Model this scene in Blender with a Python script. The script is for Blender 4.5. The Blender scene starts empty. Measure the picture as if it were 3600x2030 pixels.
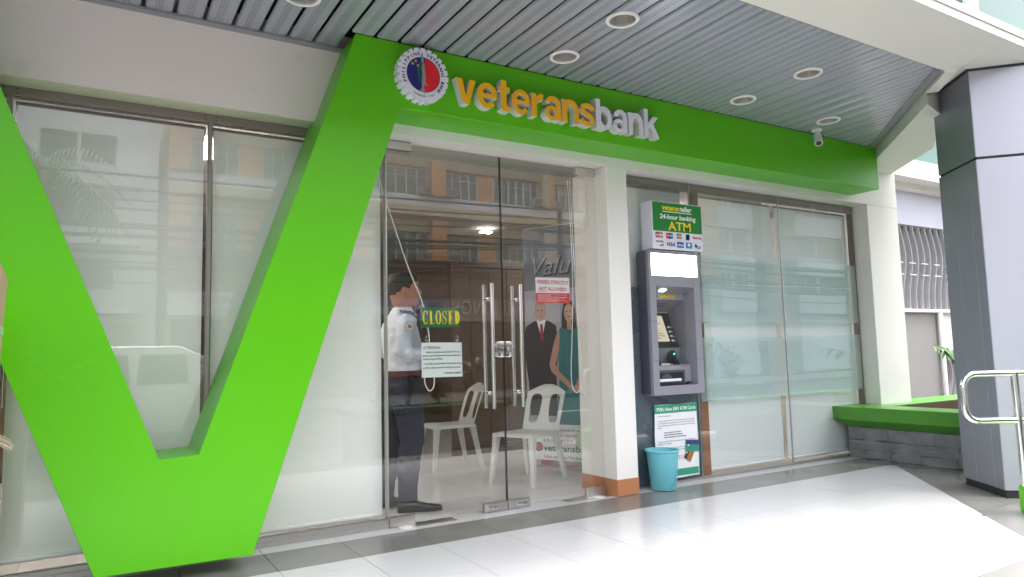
import bpy, bmesh, math, random
from mathutils import Vector, Matrix
random.seed(7)
R = math.radians
S = bpy.context.scene
COL = S.collection

# ------------------------------------------------------------------ camera
FPX, YAW, PITCH, ROLL = 2480.76, 0.54522231, 0.0944380573, -0.0248746558
cam_d = bpy.data.cameras.new('camera')
cam = bpy.data.objects.new('camera', cam_d); COL.objects.link(cam); S.camera = cam
f = Vector((math.sin(YAW)*math.cos(PITCH), math.cos(YAW)*math.cos(PITCH), math.sin(PITCH)))
r = Vector((math.cos(YAW), -math.sin(YAW), 0)); u = r.cross(f)
r2 = math.cos(ROLL)*r + math.sin(ROLL)*u; u2 = -math.sin(ROLL)*r + math.cos(ROLL)*u
m = Matrix((r2, u2, -f)).transposed().to_4x4(); m.translation = (0, -4.49, 1.102)
cam.matrix_world = m
cam_d.sensor_width = 36.0; cam_d.lens = 36.0*FPX/3600.0
cam_d.clip_start = 0.05; cam_d.clip_end = 500

# ------------------------------------------------------------------ sky, sun, exposure
SUN = Vector((0.15, -0.12, 0.97)).normalized()
W = bpy.data.worlds.new('World'); S.world = W; W.use_nodes = True
nt = W.node_tree; nt.nodes.clear()
wo = nt.nodes.new('ShaderNodeOutputWorld'); wb = nt.nodes.new('ShaderNodeBackground')
sk = nt.nodes.new('ShaderNodeTexSky'); sk.sky_type = 'NISHITA'; sk.sun_disc = False
sk.sun_elevation = math.asin(SUN.z); sk.sun_rotation = math.atan2(SUN.x, SUN.y)
sk.dust_density = 4.0; sk.air_density = 1.0
hs = nt.nodes.new('ShaderNodeHueSaturation'); hs.inputs['Saturation'].default_value = 0.22
nt.links.new(sk.outputs[0], hs.inputs['Color']); nt.links.new(hs.outputs[0], wb.inputs[0])
wb.inputs[1].default_value = 0.15
nt.links.new(wb.outputs[0], wo.inputs[0])
sl = bpy.data.lights.new('sun', 'SUN'); sl.energy = 0.7; sl.angle = R(30); sl.color = (1.0, 0.97, 0.92)
so = bpy.data.objects.new('sun', sl); COL.objects.link(so)
so.rotation_euler = SUN.to_track_quat('Z', 'Y').to_euler(); so.location = (4, -8, 14)
S.view_settings.view_transform = 'Standard'; S.view_settings.look = 'None'
S.view_settings.gamma = 1.0; S.view_settings.use_curve_mapping = False
S.view_settings.exposure = 2.58
S.render.engine = 'CYCLES'
S.cycles.use_denoising = True
S.cycles.max_bounces = 10; S.cycles.diffuse_bounces = 5; S.cycles.glossy_bounces = 5
S.cycles.transparent_max_bounces = 24; S.cycles.transmission_bounces = 4
S.cycles.caustics_reflective = False; S.cycles.caustics_refractive = False
S.cycles.sample_clamp_indirect = 6.0
S.cycles.blur_glossy = 0.3

# ------------------------------------------------------------------ materials
MATS = {}
def srgb(h):
    h = h.lstrip('#')
    c = [int(h[i:i+2], 16)/255 for i in (0, 2, 4)]
    return tuple(x/12.92 if x <= .04045 else ((x+.055)/1.055)**2.4 for x in c)
def mat(name, col, rough=.5, metal=0.0, var=.06, scale=3.0, bump=0.0, bscale=60.0, coat=0.0, spec=.5, rvar=.0, emit=None, estr=0, sss=0, stain=None, trans=0):
    if name in MATS: return MATS[name]
    if isinstance(col, str): col = srgb(col)
    M = bpy.data.materials.new(name); M.use_nodes = True; n = M.node_tree; b = n.nodes['Principled BSDF']
    tc = n.nodes.new('ShaderNodeTexCoord')
    b.inputs['Roughness'].default_value = rough; b.inputs['Metallic'].default_value = metal
    b.inputs['Specular IOR Level'].default_value = spec
    if coat: b.inputs['Coat Weight'].default_value = coat; b.inputs['Coat Roughness'].default_value = .06
    if sss: b.inputs['Subsurface Weight'].default_value = sss; b.inputs['Subsurface Radius'].default_value = (.02, .008, .004)
    b.inputs['Base Color'].default_value = (*col, 1)
    last = None
    if var or rvar:
        no = n.nodes.new('ShaderNodeTexNoise'); no.inputs['Scale'].default_value = scale; no.inputs['Detail'].default_value = 5
        n.links.new(tc.outputs['Object'], no.inputs['Vector'])
        if var:
            mx = n.nodes.new('ShaderNodeMix'); mx.data_type = 'RGBA'
            mx.inputs[6].default_value = (*[c*(1-var*1.6) for c in col], 1); mx.inputs[7].default_value = (*[min(1, c*(1+var)) for c in col], 1)
            n.links.new(no.outputs[0], mx.inputs[0]); last = mx.outputs[2]
        if rvar:
            mr = n.nodes.new('ShaderNodeMapRange'); mr.inputs[1].default_value = .3; mr.inputs[2].default_value = .7
            mr.inputs[3].default_value = max(.02, rough-rvar); mr.inputs[4].default_value = rough+rvar
            n.links.new(no.outputs[0], mr.inputs[0]); n.links.new(mr.outputs[0], b.inputs['Roughness'])
    if stain:
        sc, ncol, thr = stain
        if isinstance(ncol, str): ncol = srgb(ncol)
        n2 = n.nodes.new('ShaderNodeTexNoise'); n2.inputs['Scale'].default_value = sc; n2.inputs['Detail'].default_value = 8; n2.inputs['Roughness'].default_value = .7
        n.links.new(tc.outputs['Object'], n2.inputs['Vector'])
        mr = n.nodes.new('ShaderNodeMapRange'); mr.inputs[1].default_value = thr; mr.inputs[2].default_value = thr+.12; mr.inputs[4].default_value = .7
        n.links.new(n2.outputs[0], mr.inputs[0])
        mx2 = n.nodes.new('ShaderNodeMix'); mx2.data_type = 'RGBA'; mx2.inputs[7].default_value = (*ncol, 1)
        if last: n.links.new(last, mx2.inputs[6])
        else: mx2.inputs[6].default_value = (*col, 1)
        n.links.new(mr.outputs[0], mx2.inputs[0]); last = mx2.outputs[2]
    if last: n.links.new(last, b.inputs['Base Color'])
    if bump:
        n3 = n.nodes.new('ShaderNodeTexNoise'); n3.inputs['Scale'].default_value = bscale; n3.inputs['Detail'].default_value = 4
        n.links.new(tc.outputs['Object'], n3.inputs['Vector'])
        bp = n.nodes.new('ShaderNodeBump'); bp.inputs['Strength'].default_value = bump; bp.inputs['Distance'].default_value = .01
        n.links.new(n3.outputs[0], bp.inputs['Height']); n.links.new(bp.outputs[0], b.inputs['Normal'])
    if emit is not None:
        if isinstance(emit, str): emit = srgb(emit)
        b.inputs['Emission Color'].default_value = (*emit, 1); b.inputs['Emission Strength'].default_value = estr
    MATS[name] = M
    return M
def fres_mix(name, tint, gl_rough=0.0, f0=.045, diff=None, dmix=0.0, trl=0.5):
    """thin sheet: sees straight through, mirrors by angle; optional milky layer"""
    M = bpy.data.materials.new(name); M.use_nodes = True; n = M.node_tree; n.nodes.clear()
    out = n.nodes.new('ShaderNodeOutputMaterial')
    lw = n.nodes.new('ShaderNodeLayerWeight'); lw.inputs[0].default_value = .5
    p = n.nodes.new('ShaderNodeMath'); p.operation = 'POWER'; p.inputs[1].default_value = 5
    n.links.new(lw.outputs['Facing'], p.inputs[0])
    ma = n.nodes.new('ShaderNodeMath'); ma.operation = 'MULTIPLY_ADD'; ma.inputs[1].default_value = 1-f0; ma.inputs[2].default_value = f0
    n.links.new(p.outputs[0], ma.inputs[0])
    tr = n.nodes.new('ShaderNodeBsdfTransparent'); tr.inputs[0].default_value = (*tint, 1)
    gl = n.nodes.new('ShaderNodeBsdfGlossy'); gl.inputs['Roughness'].default_value = gl_rough
    mx = n.nodes.new('ShaderNodeMixShader'); n.links.new(ma.outputs[0], mx.inputs[0])
    base = tr.outputs[0]
    if diff:
        d = n.nodes.new('ShaderNodeBsdfDiffuse'); d.inputs[0].default_value = (*diff, 1)
        t = n.nodes.new('ShaderNodeBsdfTranslucent'); t.inputs[0].default_value = (*diff, 1)
        a = n.nodes.new('ShaderNodeMixShader'); a.inputs[0].default_value = trl
        n.links.new(d.outputs[0], a.inputs[1]); n.links.new(t.outputs[0], a.inputs[2])
        c = n.nodes.new('ShaderNodeMixShader'); c.inputs[0].default_value = dmix
        n.links.new(tr.outputs[0], c.inputs[1]); n.links.new(a.outputs[0], c.inputs[2]); base = c.outputs[0]
    n.links.new(base, mx.inputs[1]); n.links.new(gl.outputs[0], mx.inputs[2]); n.links.new(mx.outputs[0], out.inputs[0])
    MATS[name] = M
    return M

GREEN = mat('green_panel', (.098, .46, .004), .30, var=.035, scale=1.2, spec=.35, rvar=.03)
WHITEW = mat('white_paint', (.80, .775, .745), .55, var=.025, scale=2.0, bump=.06, bscale=180, stain=(1.4, (.60, .565, .54), .66))
CREAM = mat('cream_paint', (.76, .735, .69), .6, var=.03, scale=2.0, bump=.08, bscale=150, stain=(1.2, (.60, .57, .52), .64))
BEAMP = mat('beam_paint', (.82, .745, .71), .6, var=.05, scale=1.6, bump=.08, bscale=120, stain=(2.2, (.66, .62, .60), .60))
YCREAM = mat('yellowed_paint', (.62, .60, .47), .6, var=.04)
BASEB = mat('brown_baseboard', '#b57a55', .45, var=.08, scale=6, stain=(9, '#6d4a38', .66))
CHROME = mat('chrome', (.78, .77, .76), .10, 1.0, var=.02, rvar=.02, scale=3)
STEEL = mat('brushed_steel', (.62, .60, .585), .30, 1.0, var=.02, scale=2.5, rvar=.03)
ALU = mat('aluminium', (.50, .48, .46), .35, .9, var=.04)
BROWNAL = mat('bronze_aluminium', (.25, .205, .19), .5, .25, var=.05)
BLACK = mat('black_gap', (.012, .011, .013), .7, var=0)
DARKTRIM = mat('dark_sealant', (.03, .028, .035), .6, var=.1, scale=30)
BLIND = mat('blind_fabric', (.92, .91, .865), .75, var=.02, scale=2, bump=.04, bscale=700)
BLINDB = mat('blind_fabric_cool', (.87, .915, .91), .7, var=.02, scale=2)
WPLAST = mat('white_plastic', (.80, .80, .80), .35, var=.02)
GLASS = fres_mix('clear_glass', (.968, .974, .970), 0, .078)
GLASSW = fres_mix('window_glass', (.973, .977, .973), 0, .061)
FILM = fres_mix('frosted_film', (.92, .975, .972), .04, .03, (.86, .94, .935), .28, .35)
WOODT = mat('wood_trim', '#9c6a47', .5, var=.2, scale=9)
WOODS = mat('dark_stud', (.13, .085, .06), .5, var=.2, scale=9)
SLATE = mat('slate_panel', '#5d6a74', .28, var=.08, scale=2.5, rvar=.05)
ATMG = mat('atm_grey', '#8b8b94', .42, var=.03, scale=5, bump=.02, bscale=500)
ATMD = mat('atm_dark_grey', '#4d4d58', .45, var=.04)
BLACKP = mat('black_plastic', (.018, .018, .022), .32, var=.05)
INKK = mat('black_ink', (.02, .02, .022), .6, var=0)
PAPER = mat('white_print', (.84, .84, .84), .45, var=.01)

WOODD = mat('dark_wood', (.075, .042, .028), .4, var=.3, scale=6)

# ------------------------------------------------------------------ mesh helpers
def _mesh(name, vs, fs):
    me = bpy.data.meshes.new(name); me.from_pydata(vs, [], fs); me.update(); return me
def link(name, me, m=None, parent=None, smooth=False, ang=35):
    if m is not None and not isinstance(m, (list, tuple)): m = [m]
    for x in m or []: me.materials.append(x)
    if smooth:
        me.polygons.foreach_set('use_smooth', [True]*len(me.polygons)); me.set_sharp_from_angle(angle=R(ang))
    o = bpy.data.objects.new(name, me); COL.objects.link(o)
    if parent is not None:
        o.parent = parent
        o.matrix_parent_inverse = Matrix.Translation(-parent.location) if parent.parent is None else Matrix()
    return o
def tag(o, label=None, cat=None, group=None, kind=None):
    if label: o['label'] = label
    if cat: o['category'] = cat
    if group: o['group'] = group
    if kind: o['kind'] = kind
    return o
def thing(name, label, cat, loc=(0, 0, 0), group=None):
    o = bpy.data.objects.new(name, None); COL.objects.link(o); o.location = loc; o.empty_display_size = .1
    return tag(o, label, cat, group)

class MB:
    def __init__(s): s.v = []; s.f = []
    def add(s, vs, fs):
        b = len(s.v); s.v += [tuple(p) for p in vs]; s.f += [tuple(i+b for i in q) for q in fs]; return s
    def box(s, x0, x1, y0, y1, z0, z1):
        return s.add([(x0,y0,z0),(x1,y0,z0),(x1,y1,z0),(x0,y1,z0),(x0,y0,z1),(x1,y0,z1),(x1,y1,z1),(x0,y1,z1)],
                     [(0,3,2,1),(4,5,6,7),(0,1,5,4),(1,2,6,5),(2,3,7,6),(3,0,4,7)])
    def prism(s, poly, lo, hi, ax='y'):
        """poly in the plane normal to ax: y->(x,z) z->(x,y) x->(y,z)"""
        def P(a, b, t): return {'y': (a, t, b), 'z': (a, b, t), 'x': (t, a, b)}[ax]
        n = len(poly); vs = [P(a, b, lo) for a, b in poly]+[P(a, b, hi) for a, b in poly]
        return s.add(vs, [tuple(range(n)), tuple(range(2*n-1, n-1, -1))]+[(i, i+n, (i+1) % n+n, (i+1) % n) for i in range(n)])
    def tube(s, pts, r, n=10, cap=True, radii=None):
        pts = [Vector(p) for p in pts]; k = len(pts); rings = []
        up = Vector((0, 0, 1)); prev = None
        for i, p in enumerate(pts):
            t = (pts[min(i+1, k-1)]-pts[max(i-1, 0)]).normalized()
            if prev is None:
                a = up if abs(t.z) < .9 else Vector((1, 0, 0)); e1 = t.cross(a).normalized()
            else: e1 = (prev-t*prev.dot(t)).normalized()
            prev = e1; e2 = t.cross(e1); rr = radii[i] if radii else r
            rings.append([p+e1*(rr*math.cos(2*math.pi*j/n))+e2*(rr*math.sin(2*math.pi*j/n)) for j in range(n)])
        vs = [q for g in rings for q in g]; fs = []
        for i in range(k-1):
            for j in range(n): fs.append((i*n+j, i*n+(j+1) % n, (i+1)*n+(j+1) % n, (i+1)*n+j))
        if cap: fs += [tuple(range(n-1, -1, -1)), tuple(range((k-1)*n, k*n))]
        return s.add(vs, fs)
    def rings(s, rs, cap=True, closed=False):
        n = len(rs[0]); k = len(rs); vs = [p for g in rs for p in g]; fs = []
        for i in range(k-1 if not closed else k):
            a = i*n; b = ((i+1) % k)*n
            for j in range(n): fs.append((a+j, a+(j+1) % n, b+(j+1) % n, b+j))
        if cap and not closed: fs += [tuple(range(n-1, -1, -1)), tuple(range((k-1)*n, k*n))]
        return s.add(vs, fs)
    def lathe(s, prof, c=(0, 0, 0), n=32, cap=False):
        return s.rings([[(c[0]+r_*math.cos(2*math.pi*j/n), c[1]+r_*math.sin(2*math.pi*j/n), c[2]+z) for j in range(n)] for r_, z in prof], cap)
    def build(s, name, m, parent=None, bevel=0, seg=1, smooth=False, ang=35):
        me = _mesh(name, s.v, s.f)
        bm = bmesh.new(); bm.from_mesh(me)
        bmesh.ops.recalc_face_normals(bm, faces=bm.faces)
        if bevel:
            es = [e for e in bm.edges if len(e.link_faces) == 2 and e.calc_face_angle(0) > .5]
            bmesh.ops.bevel(bm, geom=es, offset=bevel, segments=seg, affect='EDGES', profile=.6, clamp_overlap=True)
        bm.to_mesh(me); bm.free()
        return link(name, me, m, parent, smooth, ang)
def box(name, x0, x1, y0, y1, z0, z1, m, parent=None, bevel=0.0, seg=1):
    return MB().box(min(x0,x1), max(x0,x1), min(y0,y1), max(y0,y1), min(z0,z1), max(z0,z1)).build(name, m, parent, bevel, seg)
def clip(poly, a, b, c):
    """keep a*x+b*y<=c"""
    out = []
    for i in range(len(poly)):
        p, q = poly[i], poly[(i+1) % len(poly)]
        dp, dq = a*p[0]+b*p[1]-c, a*q[0]+b*q[1]-c
        if dp <= 1e-9: out.append(p)
        if (dp < -1e-9 and dq > 1e-9) or (dp > 1e-9 and dq < -1e-9):
            t = dp/(dp-dq); out.append((p[0]+t*(q[0]-p[0]), p[1]+t*(q[1]-p[1])))
    return out
def area(p): return abs(sum(p[i][0]*p[(i+1) % len(p)][1]-p[(i+1) % len(p)][0]*p[i][1] for i in range(len(p))))/2 if len(p) > 2 else 0
# lettering
FONT = None
_DG = None
def text_me(body, size, bold=0.0, ext=0.0, align='LEFT', space=1.0, res=3, shear=0, bev=0):
    cu = bpy.data.curves.new('t', 'FONT'); cu.body = body; cu.size = size; cu.offset = bold*size; cu.extrude = ext; cu.resolution_u = res
    cu.align_x = align; cu.space_character = space; cu.shear = shear; cu.bevel_depth = bev
    if FONT: cu.font = FONT
    o = bpy.data.objects.new('t', cu); COL.objects.link(o)
    dg = bpy.context.evaluated_depsgraph_get(); dg.update()
    me = bpy.data.meshes.new_from_object(o.evaluated_get(dg)); bpy.data.objects.remove(o); bpy.data.curves.remove(cu)
    me.materials.clear()
    return me
def text(name, body, x, y, z, size, m, parent, bold=0.0, ext=.0005, align='LEFT', sx=1.0, space=1.0, rot=None, width=None, shear=0, res=2):
    """front face towards -y at (x,y,z); width fits the line to that width"""
    me = text_me(body, size, bold, ext, align, space, res, shear)
    if width:
        xs = [v.co.x for v in me.vertices]; w = max(xs)-min(xs)
        if w > 0: sx = width/w
    me.transform(Matrix.Diagonal((sx, 1, 1, 1)))
    me.transform(rot if rot is not None else Matrix.Rotation(R(90), 4, 'X'))
    me.transform(Matrix.Translation((x, y, z)))
    return link(name, me, m, parent)
RB = Matrix.Rotation(R(180), 4, 'Z') @ Matrix.Rotation(R(90), 4, 'X')     # faces +y
def flat(name, poly, y, m, parent, th=.0008):
    return MB().prism(poly, y-th, y).build(name, m, parent)
def circ(cx, cz, r_, n=24, a0=0, a1=360): return [(cx+r_*math.cos(R(a0+(a1-a0)*i/(n if a1-a0 >= 360 else n-1))), cz+r_*math.sin(R(a0+(a1-a0)*i/(n if a1-a0 >= 360 else n-1)))) for i in range(n)]
def loft_me(rs, sub=0):
    mb = MB().rings(rs); return mb
def remesh(name, mbs, vox, m, parent=None, smooth_it=4, disp=None):
    mb = MB()
    for x in mbs: mb.add(x.v, x.f)
    me = _mesh(name, mb.v, mb.f)
    bm = bmesh.new(); bm.from_mesh(me); bmesh.ops.recalc_face_normals(bm, faces=bm.faces); bm.to_mesh(me); bm.free()
    o = bpy.data.objects.new('tmp', me); COL.objects.link(o)
    md = o.modifiers.new('r', 'REMESH'); md.mode = 'VOXEL'; md.voxel_size = vox
    if smooth_it: sm = o.modifiers.new('s', 'SMOOTH'); sm.iterations = smooth_it; sm.factor = .5
    dg = bpy.context.evaluated_depsgraph_get(); dg.update()
    me2 = bpy.data.meshes.new_from_object(o.evaluated_get(dg)); bpy.data.objects.remove(o)
    if disp:
        from mathutils import noise
        for v in me2.vertices:
            d = disp(v.co); v.co += v.normal*d
    me2.name = name
    return link(name, me2, m, parent, True, 80)
def subsurf(name, mb, m, parent, lv=2, solid=0.0):
    me = _mesh(name, mb.v, mb.f)
    bm = bmesh.new(); bm.from_mesh(me); bmesh.ops.remove_doubles(bm, verts=bm.verts, dist=1e-5); bmesh.ops.recalc_face_normals(bm, faces=bm.faces); bm.to_mesh(me); bm.free()
    o = bpy.data.objects.new('tmp', me); COL.objects.link(o)
    if solid: sd = o.modifiers.new('d', 'SOLIDIFY'); sd.thickness = solid; sd.offset = 0
    md = o.modifiers.new('s', 'SUBSURF'); md.levels = lv; md.render_levels = lv
    dg = bpy.context.evaluated_depsgraph_get(); dg.update()
    me2 = bpy.data.meshes.new_from_object(o.evaluated_get(dg)); bpy.data.objects.remove(o)
    return link(name, me2, m, parent, True, 60)

YW, YF, ZC, ZF = -.155, -.455, 3.095, 2.671      # wall plane, sign plane, ceiling, sign underside

# ================================================================== GROUND
def ground_sheet(name, x0, x1, y0, y1, z, m, th=.2):
    return tag(box(name, x0, x1, y0, y1, z-th, z, m), kind='structure')
ASPH = mat('asphalt', (.045, .045, .047), .85, var=.2, scale=8, bump=.3, bscale=120)
CONC = mat('concrete', (.11, .108, .104), .8, var=.12, scale=3, bump=.15, bscale=60, stain=(1.1, (.22, .21, .2), .58))
WTILE = mat('white_tile', (.60, .59, .605), .16, var=.015, scale=.8, rvar=.05, stain=(26, (.60, .58, .57), .76))
DTILE = mat('grey_tile', (.22, .213, .20), .22, var=.14, scale=2.2, rvar=.05, bump=.02, bscale=40)
ITILE = mat('interior_tile', (.72, .70, .68), .13, var=.02, scale=1, rvar=.03)
GROUT = mat('grout', (.47, .455, .44), .85, var=.1, scale=30)
ground_sheet('ground', -160, 200, -200, 200, -.62, ASPH, .3)
tag(box('road', -70, 90, -18.6, -7.2, -.60, -.596, ASPH), kind='structure')
for nm, y0, y1 in (('pavement_near', -7.0, -3.55), ('pavement_far', -23.9, -18.8)):
    pv = tag(box(nm, -40, 60, y0, y1, -.58, -.45, CONC), kind='structure')
for yy in (-7.1, -18.7): 
    tag(box('kerb', -40, 60, yy-.1, yy+.1, -.6, -.44, CONC, bevel=.02), kind='structure')
for i in range(14):
    tag(box('lane_marking', -30+i*6, -27+i*6, -12.95, -12.8, -.595, -.59, PAPER), kind='structure')
# porch slab with its tiles
porch = MB().prism([(-6, .05), (12, .05), (12, -1.2), (6.2, -3.05), (-6, -3.05)], -.6, -.012, 'z').build('porch_floor', GROUT)
tag(porch, kind='structure')
for k in range(2):
    tag(box('porch_step', -6, 4.6, -3.35-.3*k+.0, -3.05-.3*k+.0005, -.6, -.165-.15*k, CONC, bevel=.01), kind='structure')
# white field: y<-.555, x<=6.46, right edge on the diagonal (6.49,-.57)->(4.40,-2.645)
DX, DY = 6.50-4.40, -.57+2.645
def in_white(p):
    p = clip(p, 1, 0, 6.47); p = clip(p, 0, -1, 2.645)
    return clip(p, DY, -DX, DY*6.50-DX*-.57)     # left/above the diagonal
xs = [.91+.4525*i for i in range(-14, 14)]
ys = [-.556, -.71, -1.16, -1.605, -2.035, -2.472, -2.646]
G = .0018
for j in range(len(ys)-1):
    for i in range(len(xs)-1):
        p = [(xs[i]+G, ys[j+1]+G), (xs[i+1]-G, ys[j+1]+G), (xs[i+1]-G, ys[j]-G), (xs[i]+G, ys[j]-G)]
        p = in_white(p)
        if len(p) > 2 and area(p) > .002: MB().prism(p, -.014, random.uniform(-.0004, .0004), 'z').build('tile', WTILE, porch)
# narrow white sill strip between the glass line and the wall line
xq = [.91+.4525*i for i in range(-14, 19)]
for i in range(len(xq)-1):
    MB().prism([(xq[i]+G, -.154), (xq[i+1]-G, -.154), (xq[i+1]-G, .03), (xq[i]+G, .03)], -.014, 0, 'z').build('sill_tile', WTILE, porch)
# grey border strips
for i in range(len(xq)-1):
    p = clip([(xq[i]+G, -.5545), (xq[i+1]-G, -.5545), (xq[i+1]-G, -.156), (xq[i]+G, -.156)], 1, 0, 6.64)
    if len(p) > 2: MB().prism(p, -.014, 0, 'z').build('border_tile', DTILE, porch)
    p = clip([(xq[i]+G, -3.05), (xq[i+1]-G, -3.05), (xq[i+1]-G, -2.648), (xq[i]+G, -2.648)], 1, 0, 5.2)
    if len(p) > 2: MB().prism(p, -.014, 0, 'z').build('border_tile', DTILE, porch)
yb = [-.5575, -1.03, -1.50, -1.985, -2.46, -2.646]
for j in range(len(yb)-1):
    p = [(3.9, yb[j+1]+G), (9.5, yb[j+1]+G), (9.5, yb[j]-G), (3.9, yb[j]-G)]
    q = clip(p, -DY, DX, -(DY*6.504-DX*-.57)) if j > 0 or True else p
    q = clip(q, .6, -1, .6*9.2+1.0)
    if j == 0: q = clip(q, -1, 0, -6.4738) if False else q
    if len(q) > 2: MB().prism(q, -.014, 0, 'z').build('border_tile', DTILE, porch)
# interior floor
ifl = tag(box('interior_floor', -3, 7.6, .035, 6.2, -.3, -.012, GROUT), kind='structure')
for i in range(-5, 16):
    for j in range(10):
        x0 = .32+i*.6; y0 = .04+j*.6
        if x0 < -3 or x0 > 6.95 or y0 > 5.6: continue
        box('tile', x0+.001, x0+.599, y0+.001, y0+.599, -.014, 0, ITILE, ifl)

# ================================================================== BANK BUILDING
bank = thing('bank_building', 'white walled bank branch with glass shopfront under a grey slatted soffit', 'building', (3, 0, 0))
# front wall pieces at YW (white): lintel, columns
lin = box('lintel', 1.0, 7.6, YW, .03, 2.602, 3.2, WHITEW, bank)
beam = box('beam', -6, 1.55, YW-.004, .028, 2.606, 3.2, BEAMP, bank)
MB().box(-6, 1.3, YW+.002, .02, 2.600, 2.6055).build('beam_soffit', YCREAM, bank)
col1 = box('column', 3.535, 3.748, YW, .30, 0, 2.602, WHITEW, bank, .004)
MB().box(3.5325, 3.7505, YW-.0035, .304, .001, .128).build('baseboard', BASEB, col1, .003)
col2 = box('column', 7.045, 7.60, YW, .35, 0, 2.602, WHITEW, bank, .004)
box('upper_pier', 6.0, 7.60, YW-.001, .35, 2.6025, 2.98, WHITEW, bank)
box('wall', -6, -2.1, YW, .3, 0, 2.602, WHITEW, bank)
# inner jamb left of the door is the sidelight; room shell
box('inner_wall', -3.2, -3.0, .3, 6.3, -.1, 2.9, CREAM, bank)
box('inner_wall', 7.4, 7.6, .35, 6.3, -.1, 2.9, CREAM, bank)
box('inner_wall', -3.2, 7.6, 6.0, 6.3, -.1, 2.9, CREAM, bank)
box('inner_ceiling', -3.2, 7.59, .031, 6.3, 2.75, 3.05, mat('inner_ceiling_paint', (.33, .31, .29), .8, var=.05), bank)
box('roof_slab', -6, 7.6, -1.7, 6.3, 3.35, 3.6, CREAM, bank)
box('side_wall', 7.601, 7.62, .355, 6.3, -.1, 3.3, WHITEW, bank)
# storefront framing and panes
def pane(x0, x1, z0, z1, par, y=0): return MB().box(x0, x1, y-.005, y+.005, z0, z1).build('pane', GLASSW, par)
wl = box('window_frame', -2.1, 1.725, -.02, .05, 0.0, .028, STEEL, bank)          # sill channel
box('bottom_channel', -2.1, 1.722, -.014, .03, .028, .058, STEEL, wl, .003)
box('head_channel', -2.1, 1.722, -.016, .05, 2.548, 2.601, BROWNAL, wl, .004)
for xm in (-.375, .616):
    box('mullion', xm-.012, xm+.012, -.02, .03, .058, 2.548, mat('grey_brown_mullion', (.27, .245, .235), .55, .15, var=.04), wl, .003)
    for s_ in (-1, 1):
        for zz in (2.562, 2.585): MB().tube([(xm+s_*.03, -.0165, zz), (xm+s_*.03, -.0185, zz)], .004, 8).build('rivet', BLACK, wl)
pane(-2.09, -.388, .058, 2.549, wl); pane(-.362, .603, .058, 2.549, wl); pane(.629, 1.722, .058, 2.549, wl)
box('edge_post', 1.7225, 1.734, -.016, .03, 0, 2.601, ALU, wl, .002)
wr = box('window_frame', 3.749, 7.045, -.02, .05, 0, .02, ALU, bank)
box('head_channel', 3.749, 7.045, .012, .055, 2.53, 2.601, BROWNAL, wr, .006)
for x0, x1 in ((3.752, 4.594), (4.602, 5.800), (5.812, 7.030)): pane(x0, x1, .02, 2.601, wr)
for xm in (4.598, 5.806): box('glass_joint', xm-.004, xm+.004, -.007, .007, .02, 2.60, ALU, wr)
box('stud', 4.647, 4.735, .02, .06, .02, .655, WOODT, wr); box('stud', 4.649, 4.733, .022, .06, .6555, 2.55, WOODS, wr)
box('stud', 7.0, 7.044, .018, .06, .02, 2.60, WOODS, wr)
for a_, b_, c_, d_ in ((3.752, 4.03, .022, 1.64), (4.505, 4.64, .022, 1.64), (4.0305, 4.5045, .022, .80), (4.0305, 4.5045, 1.605, 1.64)): box('atm_panel', a_, b_, .014, .05, c_, d_, SLATE, wr)
for x0, x1, z0, z1 in ((4.64, 5.80, .655, 1.215), (5.812, 7.0, .665, 1.228), (4.64, 5.80, 1.345, 1.70), (5.812, 7.0, 1.352, 1.71), (4.64, 5.80, 1.702, 1.955), (5.812, 7.0, 1.712, 1.96)):
    box('film_band', x0, x1, .0056, .0068, z0, z1, FILM, wr)
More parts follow.
